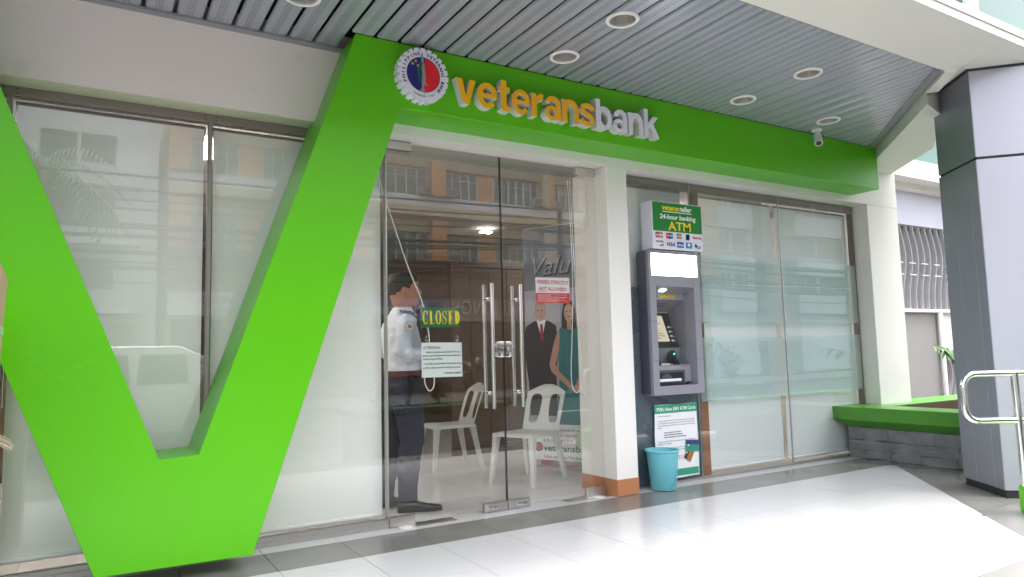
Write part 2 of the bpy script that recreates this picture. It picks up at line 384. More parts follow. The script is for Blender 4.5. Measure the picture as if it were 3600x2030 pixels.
# roof over street door bay: canopy
SOFF = None
def soffit_mat():
    M = bpy.data.materials.new('perforated_metal'); M.use_nodes = True; n = M.node_tree; b = n.nodes['Principled BSDF']
    b.inputs['Roughness'].default_value = .27; b.inputs['Metallic'].default_value = .25
    tc = n.nodes.new('ShaderNodeTexCoord'); sp = n.nodes.new('ShaderNodeSeparateXYZ'); n.links.new(tc.outputs['Object'], sp.inputs[0])
    def mth(op, a, b_=None, c=None):
        q = n.nodes.new('ShaderNodeMath'); q.operation = op
        for i, x in enumerate((a, b_, c)):
            if x is None: continue
            if isinstance(x, (int, float)): q.inputs[i].default_value = x
            else: n.links.new(x, q.inputs[i])
        return q.outputs[0]
    X, Y = sp.outputs[0], sp.outputs[1]
    P = .0135
    ix = mth('FLOOR', mth('DIVIDE', X, P))
    yo = mth('ADD', Y, mth('MULTIPLY', mth('MODULO', mth('ABSOLUTE', ix), 2), P*.6))
    fx = mth('SUBTRACT', mth('FRACT', mth('DIVIDE', X, P)), .5)
    fy = mth('MULTIPLY', mth('SUBTRACT', mth('FRACT', mth('DIVIDE', yo, P*1.2)), .5), 1.2)
    d = mth('SQRT', mth('ADD', mth('MULTIPLY', fx, fx), mth('MULTIPLY', fy, fy)))
    hole = mth('LESS_THAN', d, .33)
    band = mth('LESS_THAN', mth('ABSOLUTE', mth('SUBTRACT', mth('FRACT', mth('DIVIDE', mth('SUBTRACT', X, .229), .1585)), .46)), .14)
    # the band is punched in groups with small gaps
    k = mth('MULTIPLY', hole, band)
    no = n.nodes.new('ShaderNodeTexNoise'); no.inputs['Scale'].default_value = 1.6; n.links.new(tc.outputs['Object'], no.inputs[0])
    mx0 = n.nodes.new('ShaderNodeMix'); mx0.data_type = 'RGBA'; mx0.inputs[6].default_value = (.345, .355, .415, 1); mx0.inputs[7].default_value = (.41, .42, .48, 1)
    n.links.new(no.outputs[0], mx0.inputs[0])
    mx = n.nodes.new('ShaderNodeMix'); mx.data_type = 'RGBA'; mx.inputs[7].default_value = (.17, .165, .19, 1)
    n.links.new(mx0.outputs[2], mx.inputs[6]); n.links.new(k, mx.inputs[0]); n.links.new(mx.outputs[2], b.inputs['Base Color'])
    MATS['soffit'] = M; return M
SM = soffit_mat()
TRIMM = mat('soffit_trim', (.30, .30, .33), .35, .3, var=.05)
sof = MB().prism([(-6, -.1), (6.95, -.1), (6.95, -.3), (5.36, -1.885), (-6, -1.885)], 3.215, 3.25, 'z').build('soffit', BLACK, bank)
# the diagonal end of the soffit: (6.78,-.455) -> (5.32,-1.872)
ex, ey = 6.78-5.32, -.455+1.872
def sof_clip(p):
    p = clip(p, 0, -1, 1.872)
    return clip(p, ey, -ex, ey*6.74-ex*-.455)
PITCHS = .1585
LIGHTS = [(.974, -.74), (2.713, -1.374), (2.710, -.776), (4.455, -1.376), (4.460, -.776), (5.556, -.773)]
def yfront(x): return max(-1.872, -.455+(x-6.74)*ey/ex)
for i in range(-38, 46):
    x0 = .229+i*PITCHS+.0085; x1 = .229+(i+1)*PITCHS-.0085
    yb_ = -.2 if x1 < 1.60 and x0 < 1.30 else -.458
    hit = [(lx, ly) for lx, ly in LIGHTS if x1 > lx-.079 and x0 < lx+.079]
    if yfront(x0) > yb_-.02: continue
    lip = .008; edges = [x0, x0+lip]
    if hit: edges += [x0+lip+(x1-x0-2*lip)*k/12 for k in range(1, 12)]
    edges += [x1-lip, x1]
    mb = MB()
    for k in range(len(edges)-1):
        xa, xb = edges[k], edges[k+1]
        za = 3.107 if k == 0 else 3.095; zb = 3.107 if k == len(edges)-2 else 3.095
        ya, ybk = yfront(xa), yfront(xb)
        if ya > yb_ and ybk > yb_: continue
        ya, ybk = min(ya, yb_), min(ybk, yb_)
        segs = [((ya, ybk), (yb_, yb_))]
        for lx, ly in hit:
            h1 = math.sqrt(max(0, .079**2-(xa-lx)**2)); h2 = math.sqrt(max(0, .079**2-(xb-lx)**2))
            if h1 > 0 or h2 > 0:
                s0, s1 = segs[0] if len(segs) == 1 else segs[-1]
                segs = segs[:-1]+[(s0, (ly-h1, ly-h2)), ((ly+h1, ly+h2), s1)]
        if len(hit) == 2 and len(segs) == 3:      # two lights in one slat: order front to back
            pass
        for (f1, f2), (g1, g2) in segs:
            if g1 <= f1 and g2 <= f2: continue
            mb.add([(xa, f1, za), (xb, f2, zb), (xb, g2, zb), (xa, g1, za)], [(0, 3, 2, 1)])
    if mb.f: link('slat', _mesh('slat', mb.v, mb.f), SM, bank)
MB().box(-6, 1.40, -.215, -.156, 3.080, 3.0948).build('soffit_trim', TRIMM, bank)
# diagonal metal edge trim and white diagonal beam
nx, ny = ey/math.hypot(ex, ey), -ex/math.hypot(ex, ey)      # outward normal (right/front)
def dg(px, py, o): return (px+nx*o, py+ny*o)
a0, a1 = (6.80, -.436), (5.30, -1.891)
MB().prism([dg(*a0, -.075), dg(*a1, -.075), dg(*a1, -.012), dg(*a0, -.012)], 3.088, 3.0945, 'z').build('soffit_trim', TRIMM, bank)
b0, b1 = (7.3, .05), (5.60, -1.600)
MB().prism([b0, b1, (6.02, -1.50), (6.9, -.955), (7.56, -.12), (7.5, .05)], 2.98, 3.3, 'z').build('corner_beam', CREAM, bank)
MB().prism([(5.598, -1.602), (5.30, -1.891), (5.36, -1.95), (5.66, -1.66)], 3.070, 3.3, 'z').build('corner_beam', CREAM, bank)
# canopy edge beam (plaster) beyond the slats
MB().prism([(-1.874, 3.0965), (-2.155, 3.168), (-2.25, 3.205), (-2.25, 3.262), (-1.9, 3.262), (-1.874, 3.2)], -6, 5.42, 'x').build('canopy_edge', CREAM, bank)
MB().prism([(-1.2, 3.168), (-2.155, 3.168), (-2.25, 3.205), (-2.25, 3.262), (-1.2, 3.262)], 5.4205, 8.2, 'x').build('canopy_edge', CREAM, bank)
# upper storey glazing
TEAL = mat('teal_glass', (.055, .13, .105), .12, .0, var=.04, scale=.5, spec=.35)
box('upper_sill', -6, 8.5, -2.26, -1.75, 3.2635, 3.315, WHITEW, bank)
box('upper_wall', -6, 5.55, -1.80, -1.6, 3.316, 8, WHITEW, bank)
uw = box('upper_window', 5.55, 8.4, -1.72, -1.70, 3.316, 6.0, TEAL, bank)
box('frame', 5.55, 5.72, -1.79, -1.70, 3.316, 6.0, ALU, uw); box('frame', 6.02, 6.10, -1.80, -1.7205, 3.316, 6.0, WPLAST, uw)
box('frame', 7.28, 7.34, -1.77, -1.7205, 3.316, 6.0, ALU, uw)

# ------------------------------------------------------------------ green V sign and fascia
vs = thing('fascia_sign', 'big bright green V shaped panel and long green fascia over the entrance', 'sign', (.43, YF, 0))
zr = 2.66
def vz(xa, za, xb, zb, z): return xa+(xb-xa)*(z-za)/(zb-za)
ri_t = 1.372; ro_b = 1.657
li_t = vz(.338, .62, -.379, 2.445, ZC); lo_t = vz(.07, .088, -.325, 1.114, ZC)
SEAM = 1.872
# right arm + base + left arm + piece of fascia as one folded skin
outer = [(.07, .088), (.797, .080), (ro_b, ZF), (SEAM-.0004, ZF), (SEAM-.0004, ZC-.002), (ri_t, ZC-.002), (.523, .630), (.338, .622), (li_t, ZC-.002), (lo_t, ZC-.002)]
def panel(name, poly, y0, y1, holes=None, bev=.003):
    mb = MB(); n = len(poly)
    vs_ = [(x, y0, z) for x, z in poly]+[(x, y1, z) for x, z in poly]
    fs = [tuple(range(n)), tuple(range(2*n-1, n-1, -1))]+[(i, (i+1) % n, (i+1) % n+n, i+n) for i in range(n)]
    mb.add(vs_, fs); return mb
GREEN_V = [GREEN]
mb = panel('v', outer, YF, -.012)
# trim the fascia stub: it only reaches back to the wall
o = mb.build('v_panel', GREEN, vs, .0025, 1)
box('fascia_panel', SEAM+.0004, 6.79, YF, YW-.0015, ZF, ZC-.002, GREEN, vs, .0025)

# ------------------------------------------------------------------ lettering on the fascia
YEL = mat('yellow_acrylic', '#f2b20a', .35, var=.02); WACR = mat('white_acrylic', (.74, .74, .82), .3, var=.02)
WSIDE = mat('white_return', (.62, .61, .60), .4, var=.02)
ls = thing('channel_letters', 'raised yellow and white lower case channel letters on the green fascia', 'sign lettering', (2.85, YF, 2.747))
def letters():
    zb, xh = 2.747, .168; K = .27; YFR = -.52
    def ringp(cx, cz, rx, rz, wx, wz, a0, a1, n=26):
        o_ = [(cx+rx*math.cos(R(a0+(a1-a0)*i/n)), cz+rz*math.sin(R(a0+(a1-a0)*i/n))) for i in range(n+1)]
        q_ = [(cx+(rx-wx)*math.cos(R(a0+(a1-a0)*i/n)), cz+(rz-wz)*math.sin(R(a0+(a1-a0)*i/n))) for i in range(n+1)]
        return o_+q_[::-1]
    def halves(cx, cz, rx, rz, wx, wz): return [ringp(cx, cz, rx, rz, wx, wz, -90, 90), ringp(cx, cz, rx, rz, wx, wz, 90, 270)]
    def rc(a_, b_, c, d_): return [(a_, c), (b_, c), (b_, d_), (a_, d_)]
    def spath(P, W_):
        o_, q_ = [], []
        for k, (x, z) in enumerate(P):
            pa, pb = P[max(k-1, 0)], P[min(k+1, len(P)-1)]; tx, tz = pb[0]-pa[0], pb[1]-pa[1]; L_ = math.hypot(tx, tz)
            o_.append((x-tz/L_*W_[k]/2, z+tx/L_*W_[k]/2)); q_.append((x+tz/L_*W_[k]/2, z-tx/L_*W_[k]/2))
        return o_+q_[::-1]
    G_ = {
     'v': (.98, [[(0, 1), (.30, 1), (.49, .34), (.68, 1), (.98, 1), (.63, 0), (.35, 0)]]),
     'e': (1.0, [ringp(.5, .5, .5, .525, .265, .205, 0, 318), rc(.18, .985, .415, .585)]),
     't': (.62, [rc(.14, .42, .10, 1.27), rc(0, .60, .80, 1.0), [(.14, .22), (.15, .08), (.25, -.01), (.42, -.02), (.60, .0), (.60, .20), (.48, .20), (.42, .26), (.42, .4)]]),
     'r': (.66, [rc(0, .275, 0, 1.0), [(.24, .48), (.24, .72), (.34, .92), (.50, 1.02), (.65, 1.01), (.65, .74), (.50, .74), (.36, .66), (.275, .52)]]),
     'a': (.93, halves(.40, .29, .40, .31, .25, .165)+[rc(.625, .90, 0, .70), ringp(.475, .64, .425, .385, .27, .19, 0, 166)]),
     'n': (.96, [rc(0, .275, 0, 1.0), ringp(.50, .53, .46, .495, .272, .22, 0, 180), rc(.688, .96, 0, .535)]),
     's': (.90, [spath([(.80, .72), (.72, .86), (.46, .915), (.22, .86), (.155, .72), (.24, .60), (.46, .515), (.68, .43), (.75, .29), (.66, .14), (.44, .085), (.18, .15), (.11, .30)], [.26, .24, .215, .24, .27, .25, .23, .25, .27, .24, .215, .24, .26])]),
     'b': (.99, [rc(0, .275, 0, 1.32)]+halves(.505, .5, .485, .525, .27, .205)),
     'k': (1.0, [rc(0, .275, 0, 1.32), [(.24, .36), (.24, .64), (.60, 1.0), (.95, 1.0), (.50, .55)], [(.36, .62), (.56, .74), (1.0, 0), (.68, 0)]])}
    word = 'veteransbank'; gap = .065
    tot = sum(G_[c][0] for c in word)+gap*(len(word)-1); kx = (3.783-2.020)/tot; x = 2.020
    for i, c in enumerate(word):
        w_, pcs = G_[c]; mb = MB()
        for j, pc in enumerate(pcs): mb.prism([(x+px*kx, zb+pz*xh) for px, pz in pc], YFR-.0004*j, YF-.0005)
        o_ = mb.build('letter', None, ls); me = o_.data
        me.materials.append(WSIDE); me.materials.append(YEL if i < 8 else WACR)
        for p in me.polygons: p.material_index = 1 if p.normal.y < -.9 else 0
        x += (w_+gap)*kx
letters()

# ------------------------------------------------------------------ round emblem
em = thing('emblem', 'round white gear edged emblem with blue and red centre on the fascia', 'emblem', (1.791, YF, 2.885))
EC = (1.791, 2.885); EY = -.52
NAVY = mat('navy_print', '#1d2170', .4, var=0); REDP = mat('red_print', '#d81f2a', .4, var=0); GOLD = mat('gold_print', '#e8b53a', .4, var=0)
GREYP = mat('grey_print', '#8f8d92', .4, var=0); LEAFP = mat('dark_green_print', '#12603f', .4, var=0)
gear = []
NT = 24
for i in range(NT):
    a = 360*i/NT
    for da, rr in ((-5.2, .160), (-4.6, .1765), (4.6, .1765), (5.2, .160)): gear.append((EC[0]+rr*math.cos(R(a+da)), EC[1]+rr*math.sin(R(a+da))))
MB().prism(gear, EY, YF-.0005).build('gear_disc', WACR, em, .001)
yb0 = EY-.0008
flat('disc_half', circ(*EC, .112, 32, 83, 263), yb0, NAVY, em); flat('disc_half', circ(*EC, .112, 32, -97, 83), yb0, REDP, em)
ring = MB()
for i in range(48):
    a, b_ = R(i*7.5), R(i*7.5+7.5)
    ring.prism([(EC[0]+rr*math.cos(t), EC[1]+rr*math.sin(t)) for rr, t in ((.111, a), (.1145, a), (.1145, b_), (.111, b_))], yb0-.0016, yb0-.0008)
ring.build('disc_ring', INKK, em)
def star(cx, cz, r_): return [(cx+(r_ if i % 2 == 0 else r_*.42)*math.sin(R(36*i)), cz+(r_ if i % 2 == 0 else r_*.42)*math.cos(R(36*i))) for i in range(10)]
for dx, dz in ((-.052, .080), (-.074, .060), (-.036, .054)): flat('star', star(EC[0]+dx, EC[1]+dz, .0115), yb0-.001, GOLD, em)
def sw(pts): return [(EC[0]+x, EC[1]+z) for x, z in pts]
flat('sword_blade', sw([(-.008, .148), (-.018, .12), (-.012, .06), (-.010, .01), (-.012, -.055), (.012, -.055), (.016, -.02), (.010, .03), (.004, .08), (-.002, .125)]), yb0-.0012, GREYP, em)
flat('sword_hilt', sw([(-.014, -.055), (-.012, -.085), (-.03, -.11), (-.012, -.106), (.008, -.128), (.006, -.10), (.002, -.085), (.004, -.055)]), yb0-.0012, GREYP, em)
flat('sword_guard', sw([(-.012, -.05), (.03, -.06), (.028, -.066), (.012, -.062), (-.012, -.058)]), yb0-.0015, GREYP, em)
for i in range(9):
    t = i/8; cx = -.022-.012*math.sin(t*3.1); cz = -.055+t*.115
    for s_ in (-1, 1):
        flat('laurel_leaf', sw([(cx, cz), (cx+s_*.013+t*.006, cz+.008), (cx+s_*.009+t*.01, cz+.018), (cx+.002, cz+.012)]), yb0-.0018, LEAFP, em)
def arc_text(s_, a0, a1, rad, size, bold=.02, out=True):
    n = len(s_)
    for i, c in enumerate(s_):
        if c == ' ': continue
        a = a0+(a1-a0)*i/(n-1)
        me = text_me(c, size, bold, .0004, 'CENTER', res=2)
        me.transform(Matrix.Diagonal((1.15, 1, 1, 1)))
        me.transform(Matrix.Translation((0, -size*.36, 0)))
        rot = R(a-90) if out else R(a+90)
        me.transform(Matrix.Rotation(rot, 4, 'Z')); me.transform(Matrix.Rotation(R(90), 4, 'X'))
        me.transform(Matrix.Translation((EC[0]+rad*math.cos(R(a)), EY-.0008, EC[1]+rad*math.sin(R(a)))))
        link('letter', me, INKK, em)
arc_text('PHILIPPINE', 205, 103, .1375, .030); arc_text('VETERANS BANK', 76, -42, .1375, .030)
arc_text('FOUNDED 1963', 243, 300, .139, .016, .015, False)

# ------------------------------------------------------------------ soffit downlights
REFL = mat('light_reflector', (.72, .68, .66), .34, .75, var=.15, scale=40)
LRIM = mat('light_rim', (.80, .79, .76), .4, var=.02)
BULB = mat('unlit_bulb', (.7, .7, .68), .3, var=0)
def downlight(x, y, label):
    t = thing('downlight', label, 'downlight', (x, y, ZC), 'round downlights recessed in the slatted soffit')
    z = ZC
    MB().lathe([(.078, -.001), (.080, -.010), (.094, -.012), (.101, -.006), (.102, -.0005)], (x, y, z), 40).build('rim', LRIM, t, smooth=True)
    MB().lathe([(.079, -.006), (.076, .02), (.070, .075), (.060, .10), (.001, .102)], (x, y, z), 40).build('reflector', REFL, t, smooth=True)
    MB().lathe([(.001, .052), (.014, .054), (.022, .065), (.022, .085), (.014, .099)], (x, y, z), 16).build('bulb', BULB, t, smooth=True)
downlight(.974, -.74, 'round downlight above the white beam, cut by the top of the picture')
downlight(2.713, -1.374, 'largest round downlight high in the soffit right of the emblem')
downlight(2.710, -.776, 'round downlight in the soffit right above the yellow letters')
downlight(4.455, -1.376, 'front round downlight in the middle of the soffit towards the canopy edge')
downlight(4.460, -.776, 'round downlight in the soffit above the blank green fascia')
downlight(5.556, -.773, 'small round downlight nearest the security camera')

# ------------------------------------------------------------------ security camera
cc = thing('security_camera', 'white bullet security camera hanging from the soffit by the fascia', 'camera', (5.70, -.56, ZC))
cx, cy = 5.70, -.555
MB().lathe([(.001, 0), (.046, 0), (.046, -.012), (.03, -.02), (.001, -.021)], (cx, cy, ZC), 24).build('mount', WPLAST, cc, smooth=True)
MB().tube([(cx, cy, ZC-.015), (cx, cy-.002, ZC-.055)], .014, 12).build('bracket', WPLAST, cc, smooth=True)
d = Vector((-.50, -.42, -.9)).normalized(); p0 = Vector((cx+.006, cy, ZC-.05))
MB().tube([p0, p0+d*.004, p0+d*.10, p0+d*.118], .036, 24, radii=[.028, .036, .036, .034]).build('housing', WPLAST, cc, smooth=True)
MB().tube([p0+d*.1175, p0+d*.120], .026, 20).build('lens_ring', BLACKP, cc, smooth=True)
MB().tube([p0+d*.1195, p0+d*.1225], .011, 16).build('lens', mat('lens', (.03, .03, .06), .05, 0, var=0, coat=1), cc, smooth=True)

# ------------------------------------------------------------------ pillar, planters, handrail
PDK = mat('pillar_grey_cladding', (.28, .285, .325), .36, .5, var=.04, scale=1.5, rvar=.04)
PLT = mat('pillar_light_cladding', (.46, .46, .53), .33, .2, var=.03, scale=1.2)
pl = thing('pillar', 'tall angled pillar clad in dark grey and pale lilac metal sheets', 'pillar', (5.85, -1.8, 0))
A = Vector((6.0, -1.44)); B = Vector((5.66, -1.884)); L = Vector((.62, -.66)); E = B+L; F_ = A+L
core = [B+(A-B)*.01+L*.01, A-(A-B)*.01+L*.01, F_-(A-B)*.01, E+(A-B)*.01]
MB().prism([tuple(p) for p in core], .0, 3.19, 'z').build('core', DARKTRIM, pl)
n1 = Vector((-(A-B).y, (A-B).x)).normalized(); n2 = Vector((-(L).y, L.x)).normalized()
if n1.dot(L) > 0: n1 = -n1
if n2.dot(A-B) > 0: n2 = -n2
def sheet(name, p, q, nrm, z0, z1, m):
    o_ = nrm*.004
    return MB().prism([tuple(p+o_), tuple(q+o_), tuple(q-nrm*.006), tuple(p-nrm*.006)], z0, z1, 'z').build(name, m, pl, .0015)
for z0, z1 in ((.055, 2.470), (2.490, 3.155)):
    if z0 < 1:
        for t0, t1 in ((0, .36), (.363, .80), (.803, 1.0)): sheet('cladding_sheet', A+(B-A)*t0, A+(B-A)*t1, n1, z0, z1, PDK)
    else: sheet('cladding_sheet', A, B, n1, z0, z1, PDK)
    sheet('cladding_sheet', B, E, n2, z0, z1, PLT); sheet('cladding_sheet', E, F_, -n1, z0, z1, PLT); sheet('cladding_sheet', F_, A, -n2, z0, z1, PDK)
MB().prism([tuple(p) for p in (A+(A-B)*.02-L*.02, B-(A-B)*.02-L*.02, E-(A-B)*.02+L*.02, F_+(A-B)*.02+L*.02)], 3.150, 3.172, 'z').build('top_joint', DARKTRIM, pl)
rr_ = MB()
for i in range(9):
    p = A+(B-A)*(i/8.0); rr_.add([(p.x-.02*random.random(), p.y-.01, 0), (p.x+.03, p.y+.02, 0), (p.x, p.y, .008+.02*random.random()), (p.x-.03, p.y-.03, .001)], [(0, 1, 2), (1, 3, 2), (0, 2, 3), (0, 3, 1)])
rr_.build('base_shadow_gap', DARKTRIM, pl)  # dark wedges shaped to stand for the uneven shadow gap at the foot

STONE = mat('split_stone', (.205, .212, .215), .75, var=.35, scale=7, bump=.9, bscale=22, stain=(5, (.30, .29, .27), .60))
PGRN = mat('planter_green', (.07, .27, .022), .33, var=.05, scale=2, rvar=.06)
SOIL = mat('soil', (.07, .05, .04), .95, var=.3, scale=30, bump=.6, bscale=50)
PGRD = mat('planter_green_dimmed', (.022, .075, .014), .45, var=.15, scale=3)  # planter green with shade put into the colour, for a dimmer reflection
def planter(name, label, x0, x1, y0, y1, zt=.50, seed=1, face='x'):
    rn = random.Random(seed)
    t = thing(name, label, 'planter', ((x0+x1)/2, (y0+y1)/2, 0), 'green capped stone planters')
    zs = .30
    box('core', x0+.03, x1-.03, y0+.03, y1-.03, -.45 if zt < .45 else 0, zs, DARKTRIM, t)
    zb = 0 if zt >= .45 else -.45
    # split stones, course by course, on the four sides
    courses = []; z = zb
    while z < zs-.01:
        h = min(rn.uniform(.07, .12), zs-z)
        if zs-z-h < .05: h = zs-z
        courses.append((z, z+h)); z += h
    def course(a0, a1, z0, z1, put):
        a = a0
        while a < a1-.005:
            w = rn.uniform(.22, .48)
            if a1-a-w < .12: w = a1-a
            w = min(w, a1-a)
            put(a+.002, a+w-.002, z0+.002, z1-.002, rn.uniform(0, .012)); a += w
    def stone(bx):
        mb = MB(); x0_, x1_, y0_, y1_, z0_, z1_ = bx
        N = 4
        mb.box(*bx)
        me = _mesh('stone', mb.v, mb.f); bm = bmesh.new(); bm.from_mesh(me); bmesh.ops.recalc_face_normals(bm, faces=bm.faces)
        bmesh.ops.subdivide_edges(bm, edges=bm.edges, cuts=2, use_grid_fill=True)
        for v in bm.verts: v.co += Vector((rn.uniform(-.005, .005), rn.uniform(-.005, .005), rn.uniform(-.0035, .0035)))
        bm.to_mesh(me); bm.free(); return link('stone', me, STONE, t)
    for z0, z1 in courses:
        course(y0, y1, z0, z1, lambda a, b, c, d_, e: stone((x0-e, x0+.05, a, b, c, d_)))
        course(x0+.055, x1, z0, z1, lambda a, b, c, d_, e: stone((a, b, y0-e, y0+.05, c, d_)))
        if face == 'all': course(x0+.055, x1, z0, z1, lambda a, b, c, d_, e: stone((a, b, y1-.05, y1+e, c, d_)))
    # cap: bevelled green coping ring
    ov = .10; w = .28
    def ring_at(o_, z): return [(x0-o_, y0-o_, z), (x1+o_, y0-o_, z), (x1+o_, y1+o_, z), (x0-o_, y1+o_, z)]
    rs = [ring_at(-.02, zs+.0005), ring_at(0, zs+.0005), ring_at(ov, zs+.078), ring_at(ov, zt), ring_at(-w, zt), ring_at(-w, zt-.14), ring_at(-w+.02, zt-.14)]
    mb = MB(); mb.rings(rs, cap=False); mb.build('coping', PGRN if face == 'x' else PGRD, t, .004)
    MB().rings([[(x0+w+.001+o_, y0+w+.001+o_, z_), (x1-w-.001-o_, y0+w+.001+o_, z_), (x1-w-.001-o_, y1-w-.001-o_, z_), (x0+w+.001+o_, y1-w-.001-o_, z_)] for o_, z_ in ((0, zt-.012), (.004, zt-.012), (.004, zt-.15))], cap=False).build('inner_lining', WOODD, t)
    box('soil', x0+.03, x1-.03, y0+.03, y1-.03, zs+.0005, zt-.13, SOIL, t)
    return t
planter('planter', 'large green topped planter of grey split stone beside the pillar', 6.66, 8.9, -1.75, -.02+.0, .505, 3)
# the white column stands in the planter corner
hr = thing('handrail', 'polished stainless steel tube handrail in front of the pillar', 'handrail', (5.2, -2.2, 0))
def camP(px, py, d_):      # only used to read positions off the plan
    return None
hx, hy = .846, -.515      # run of the rail
P0 = Vector((5.186, -2.214, 0))
def hp(s_, z): return (P0.x+hx*s_, P0.y+hy*s_, z)
rt = .021; zt_, zb_ = .907, .605
def arc(c0, a0, a1, rad, n=7): return [hp(c0[0]+rad*math.cos(R(a0+(a1-a0)*i/n)), c0[1]+rad*math.sin(R(a0+(a1-a0)*i/n))) for i in range(n+1)]
loop = [hp(0, zt_)] + [hp(-.21, zt_)] + arc((-.255, zt_-.085), 90, 180, .085) + [hp(-.34, zb_+.10)] + arc((-.255, zb_+.085), 180, 270, .085) + [hp(-.21, zb_), hp(-.012, zb_)]
MB().tube(loop, rt, 16).build('loop_tube', CHROME, hr, smooth=True)
MB().tube([hp(0, zt_), hp(.06, zt_+.0), hp(.14, zt_-.03), hp(.6, zt_-.24), hp(1.5, zt_-.66)], rt, 16).build('top_rail', CHROME, hr, smooth=True)
MB().tube([hp(.01, zb_), hp(.06, zb_-.01), hp(.14, zb_-.04), hp(.6, zb_-.25), hp(1.5, zb_-.67)], rt, 16).build('lower_rail', CHROME, hr, smooth=True)
MB().tube([hp(.0, zt_), hp(.012, .185)], rt+.002, 16).build('post', CHROME, hr, smooth=True)
MB().tube([hp(1.1, zt_-.47), hp(1.1, -.44)], rt, 16).build('post', CHROME, hr, smooth=True)
gb = thing('kerb_block', 'low bright green block at the foot of the handrail, cut by the right edge', 'kerb block', (5.6, -2.4, 0))
q0 = Vector((5.222, -2.158)); dd = Vector((.846, -.515)); nn = Vector((-.515, -.846))
MB().prism([tuple(q0+nn*.0), tuple(q0+dd*.9), tuple(q0+dd*.9+nn*.35), tuple(q0+nn*.35)], .004, .19, 'z').build('block', GREEN, gb, .02, 3)

# ================================================================== GLASS DOORS
def rrect(x0, x1, z0, z1, r_, n=5):
    out = []
    for cx, cz, a in ((x1-r_, z1-r_, 0), (x0+r_, z1-r_, 90), (x0+r_, z0+r_, 180), (x1-r_, z0+r_, 270)):
        out += [(cx+r_*math.cos(R(a+90*i/n)), cz+r_*math.sin(R(a+90*i/n))) for i in range(n+1)]
    return out
def door(x0, x1, xh, left, label):
    t = thing('glass_door', label, 'door', ((x0+x1)/2, 0, 0), 'frameless glass entrance doors')
    MB().box(x0, x1, -.006, .006, .014, 2.596).build('pane', GLASS, t)
    pt = [(x0-.002, x0+.18), (x1-.19, x1-.001)] if left else [(x0+.001, x0+.182), (x1-.187, x1+.001)]
    for i, (a, b_) in enumerate(pt):
        p = MB().box(a, b_, -.021, .021, .003, .064).build('bottom_patch', STEEL, t, .003)
        lock = (i == 1) if left else (i == 0)
        if lock:
            c = (a+b_)/2 + (-.03 if left else .02)
            MB().prism(rrect(c-.045, c+.045, .018, .046, .005), -.0275, -.0205).build('lock_cover', CHROME, p, .002)
            MB().tube([(c+.02, -.0275, .032), (c+.02, -.0295, .032)], .005, 10).build('keyhole', BLACK, p)
    a, b_ = (x0, x0+.18) if left else (x1-.192, x1)
    MB().box(a, b_, -.021, .021, 2.541, 2.599).build('top_patch', STEEL, t, .003)
    for yy in (-.060, .060):
        h = MB().tube([(xh, yy, .725), (xh, yy, 1.627)], .0145, 18).build('handle', CHROME, t, .001, smooth=True)
        for zz in (.835, 1.515):
            s_ = -1 if yy < 0 else 1
            MB().tube([(xh, s_*.006, zz), (xh, s_*.010, zz), (xh, s_*.0101, zz), (xh, yy, zz)], .011, 14, radii=[.017, .017, .011, .011]).build('standoff', CHROME, h, smooth=True)
    xc = x1 if left else x0; s_ = -1 if left else 1
    arc_ = [(xc+s_*.003, 1.205)]+[(xc+s_*(.038+.032*math.cos(R(a_))), 1.148+.057*math.sin(R(a_))) for a_ in range(90, -91, -15)]+[(xc+s_*.003, 1.091)]
    for y0, y1 in ((-.022, -.0065), (.0065, .02)):
        lk = MB().prism(arc_, y0, y1).build('lock', CHROME, t, .004, 2, smooth=True)
        if y0 < 0 and not left:
            MB().tube([(xc+.034, y0, 1.148), (xc+.034, y0-.006, 1.148)], .015, 18).build('cylinder', STEEL, lk, smooth=True)
            MB().box(xc+.032, xc+.036, y0-.0066, y0-.006, 1.142, 1.154).build('keyhole', BLACK, lk)
    # black rubber edge
    MB().box(xc+s_*.0012-.0012, xc+s_*.0012+.0012, -.0055, .0055, .066, 2.59).build('edge_seal', BLACK, t)
door(1.738, 2.634, 2.514, True, 'left frameless glass door leaf carrying the closed and attention signs')
door(2.641, 3.532, 2.757, False, 'right frameless glass door leaf carrying the red and white sign')
for x0, x1 in ((1.78, 2.2), (3.12, 3.52)):
    box('floor_hinge_plate', x0, x1, -.085, .02, .0005, .003, STEEL, bank)
MB().lathe([(.001, .004), (.045, .004), (.05, 0)], (1.83, -.055, .0), 20).build('door_stop', WPLAST, bank, smooth=True)
MB().lathe([(.001, .004), (.045, .004), (.05, 0)], (3.42, -.06, .0), 20).build('door_stop', WPLAST, bank, smooth=True)

# ------------------------------------------------------------------ roller blinds
BAR = mat('blind_bar', (.82, .82, .82), .3, var=.01)
def blind(x0, x1, z0, z1, y, m, label, tube_m=BROWNAL):
    t = thing('roller_blind', label, 'blind', ((x0+x1)/2, y, z1), 'roller blinds behind the shopfront glass')
    N = 14; mb = MB()
    vs_ = []
    for j in range(N+1):
        z = z0+(z1-z0)*j/N
        for i in range(9):
            xx = x0+(x1-x0)*i/8
            vs_.append((xx, y+.004*math.sin(j*1.3+i*.4)*(1-j/N), z))
    mb.add(vs_, [(j*9+i, j*9+i+1, (j+1)*9+i+1, (j+1)*9+i) for j in range(N) for i in range(8)])
    mb.build('fabric', m, t, smooth=True)
    MB().tube([(x0, y, z0), (x1, y, z0)], .013, 10).build('bottom_bar', BAR, t, smooth=True)
    MB().tube([(x0-.01, y+.035, z1), (x1+.01, y+.035, z1)], .03, 14).build('roller', tube_m, t, smooth=True)
    return t
blind(-2.06, -.405, .112, 2.52, .055, BLIND, 'white roller blind at the far left, left of the big V')
blind(-.345, .590, .112, 2.52, .055, BLIND, 'white roller blind inside the opening of the V')
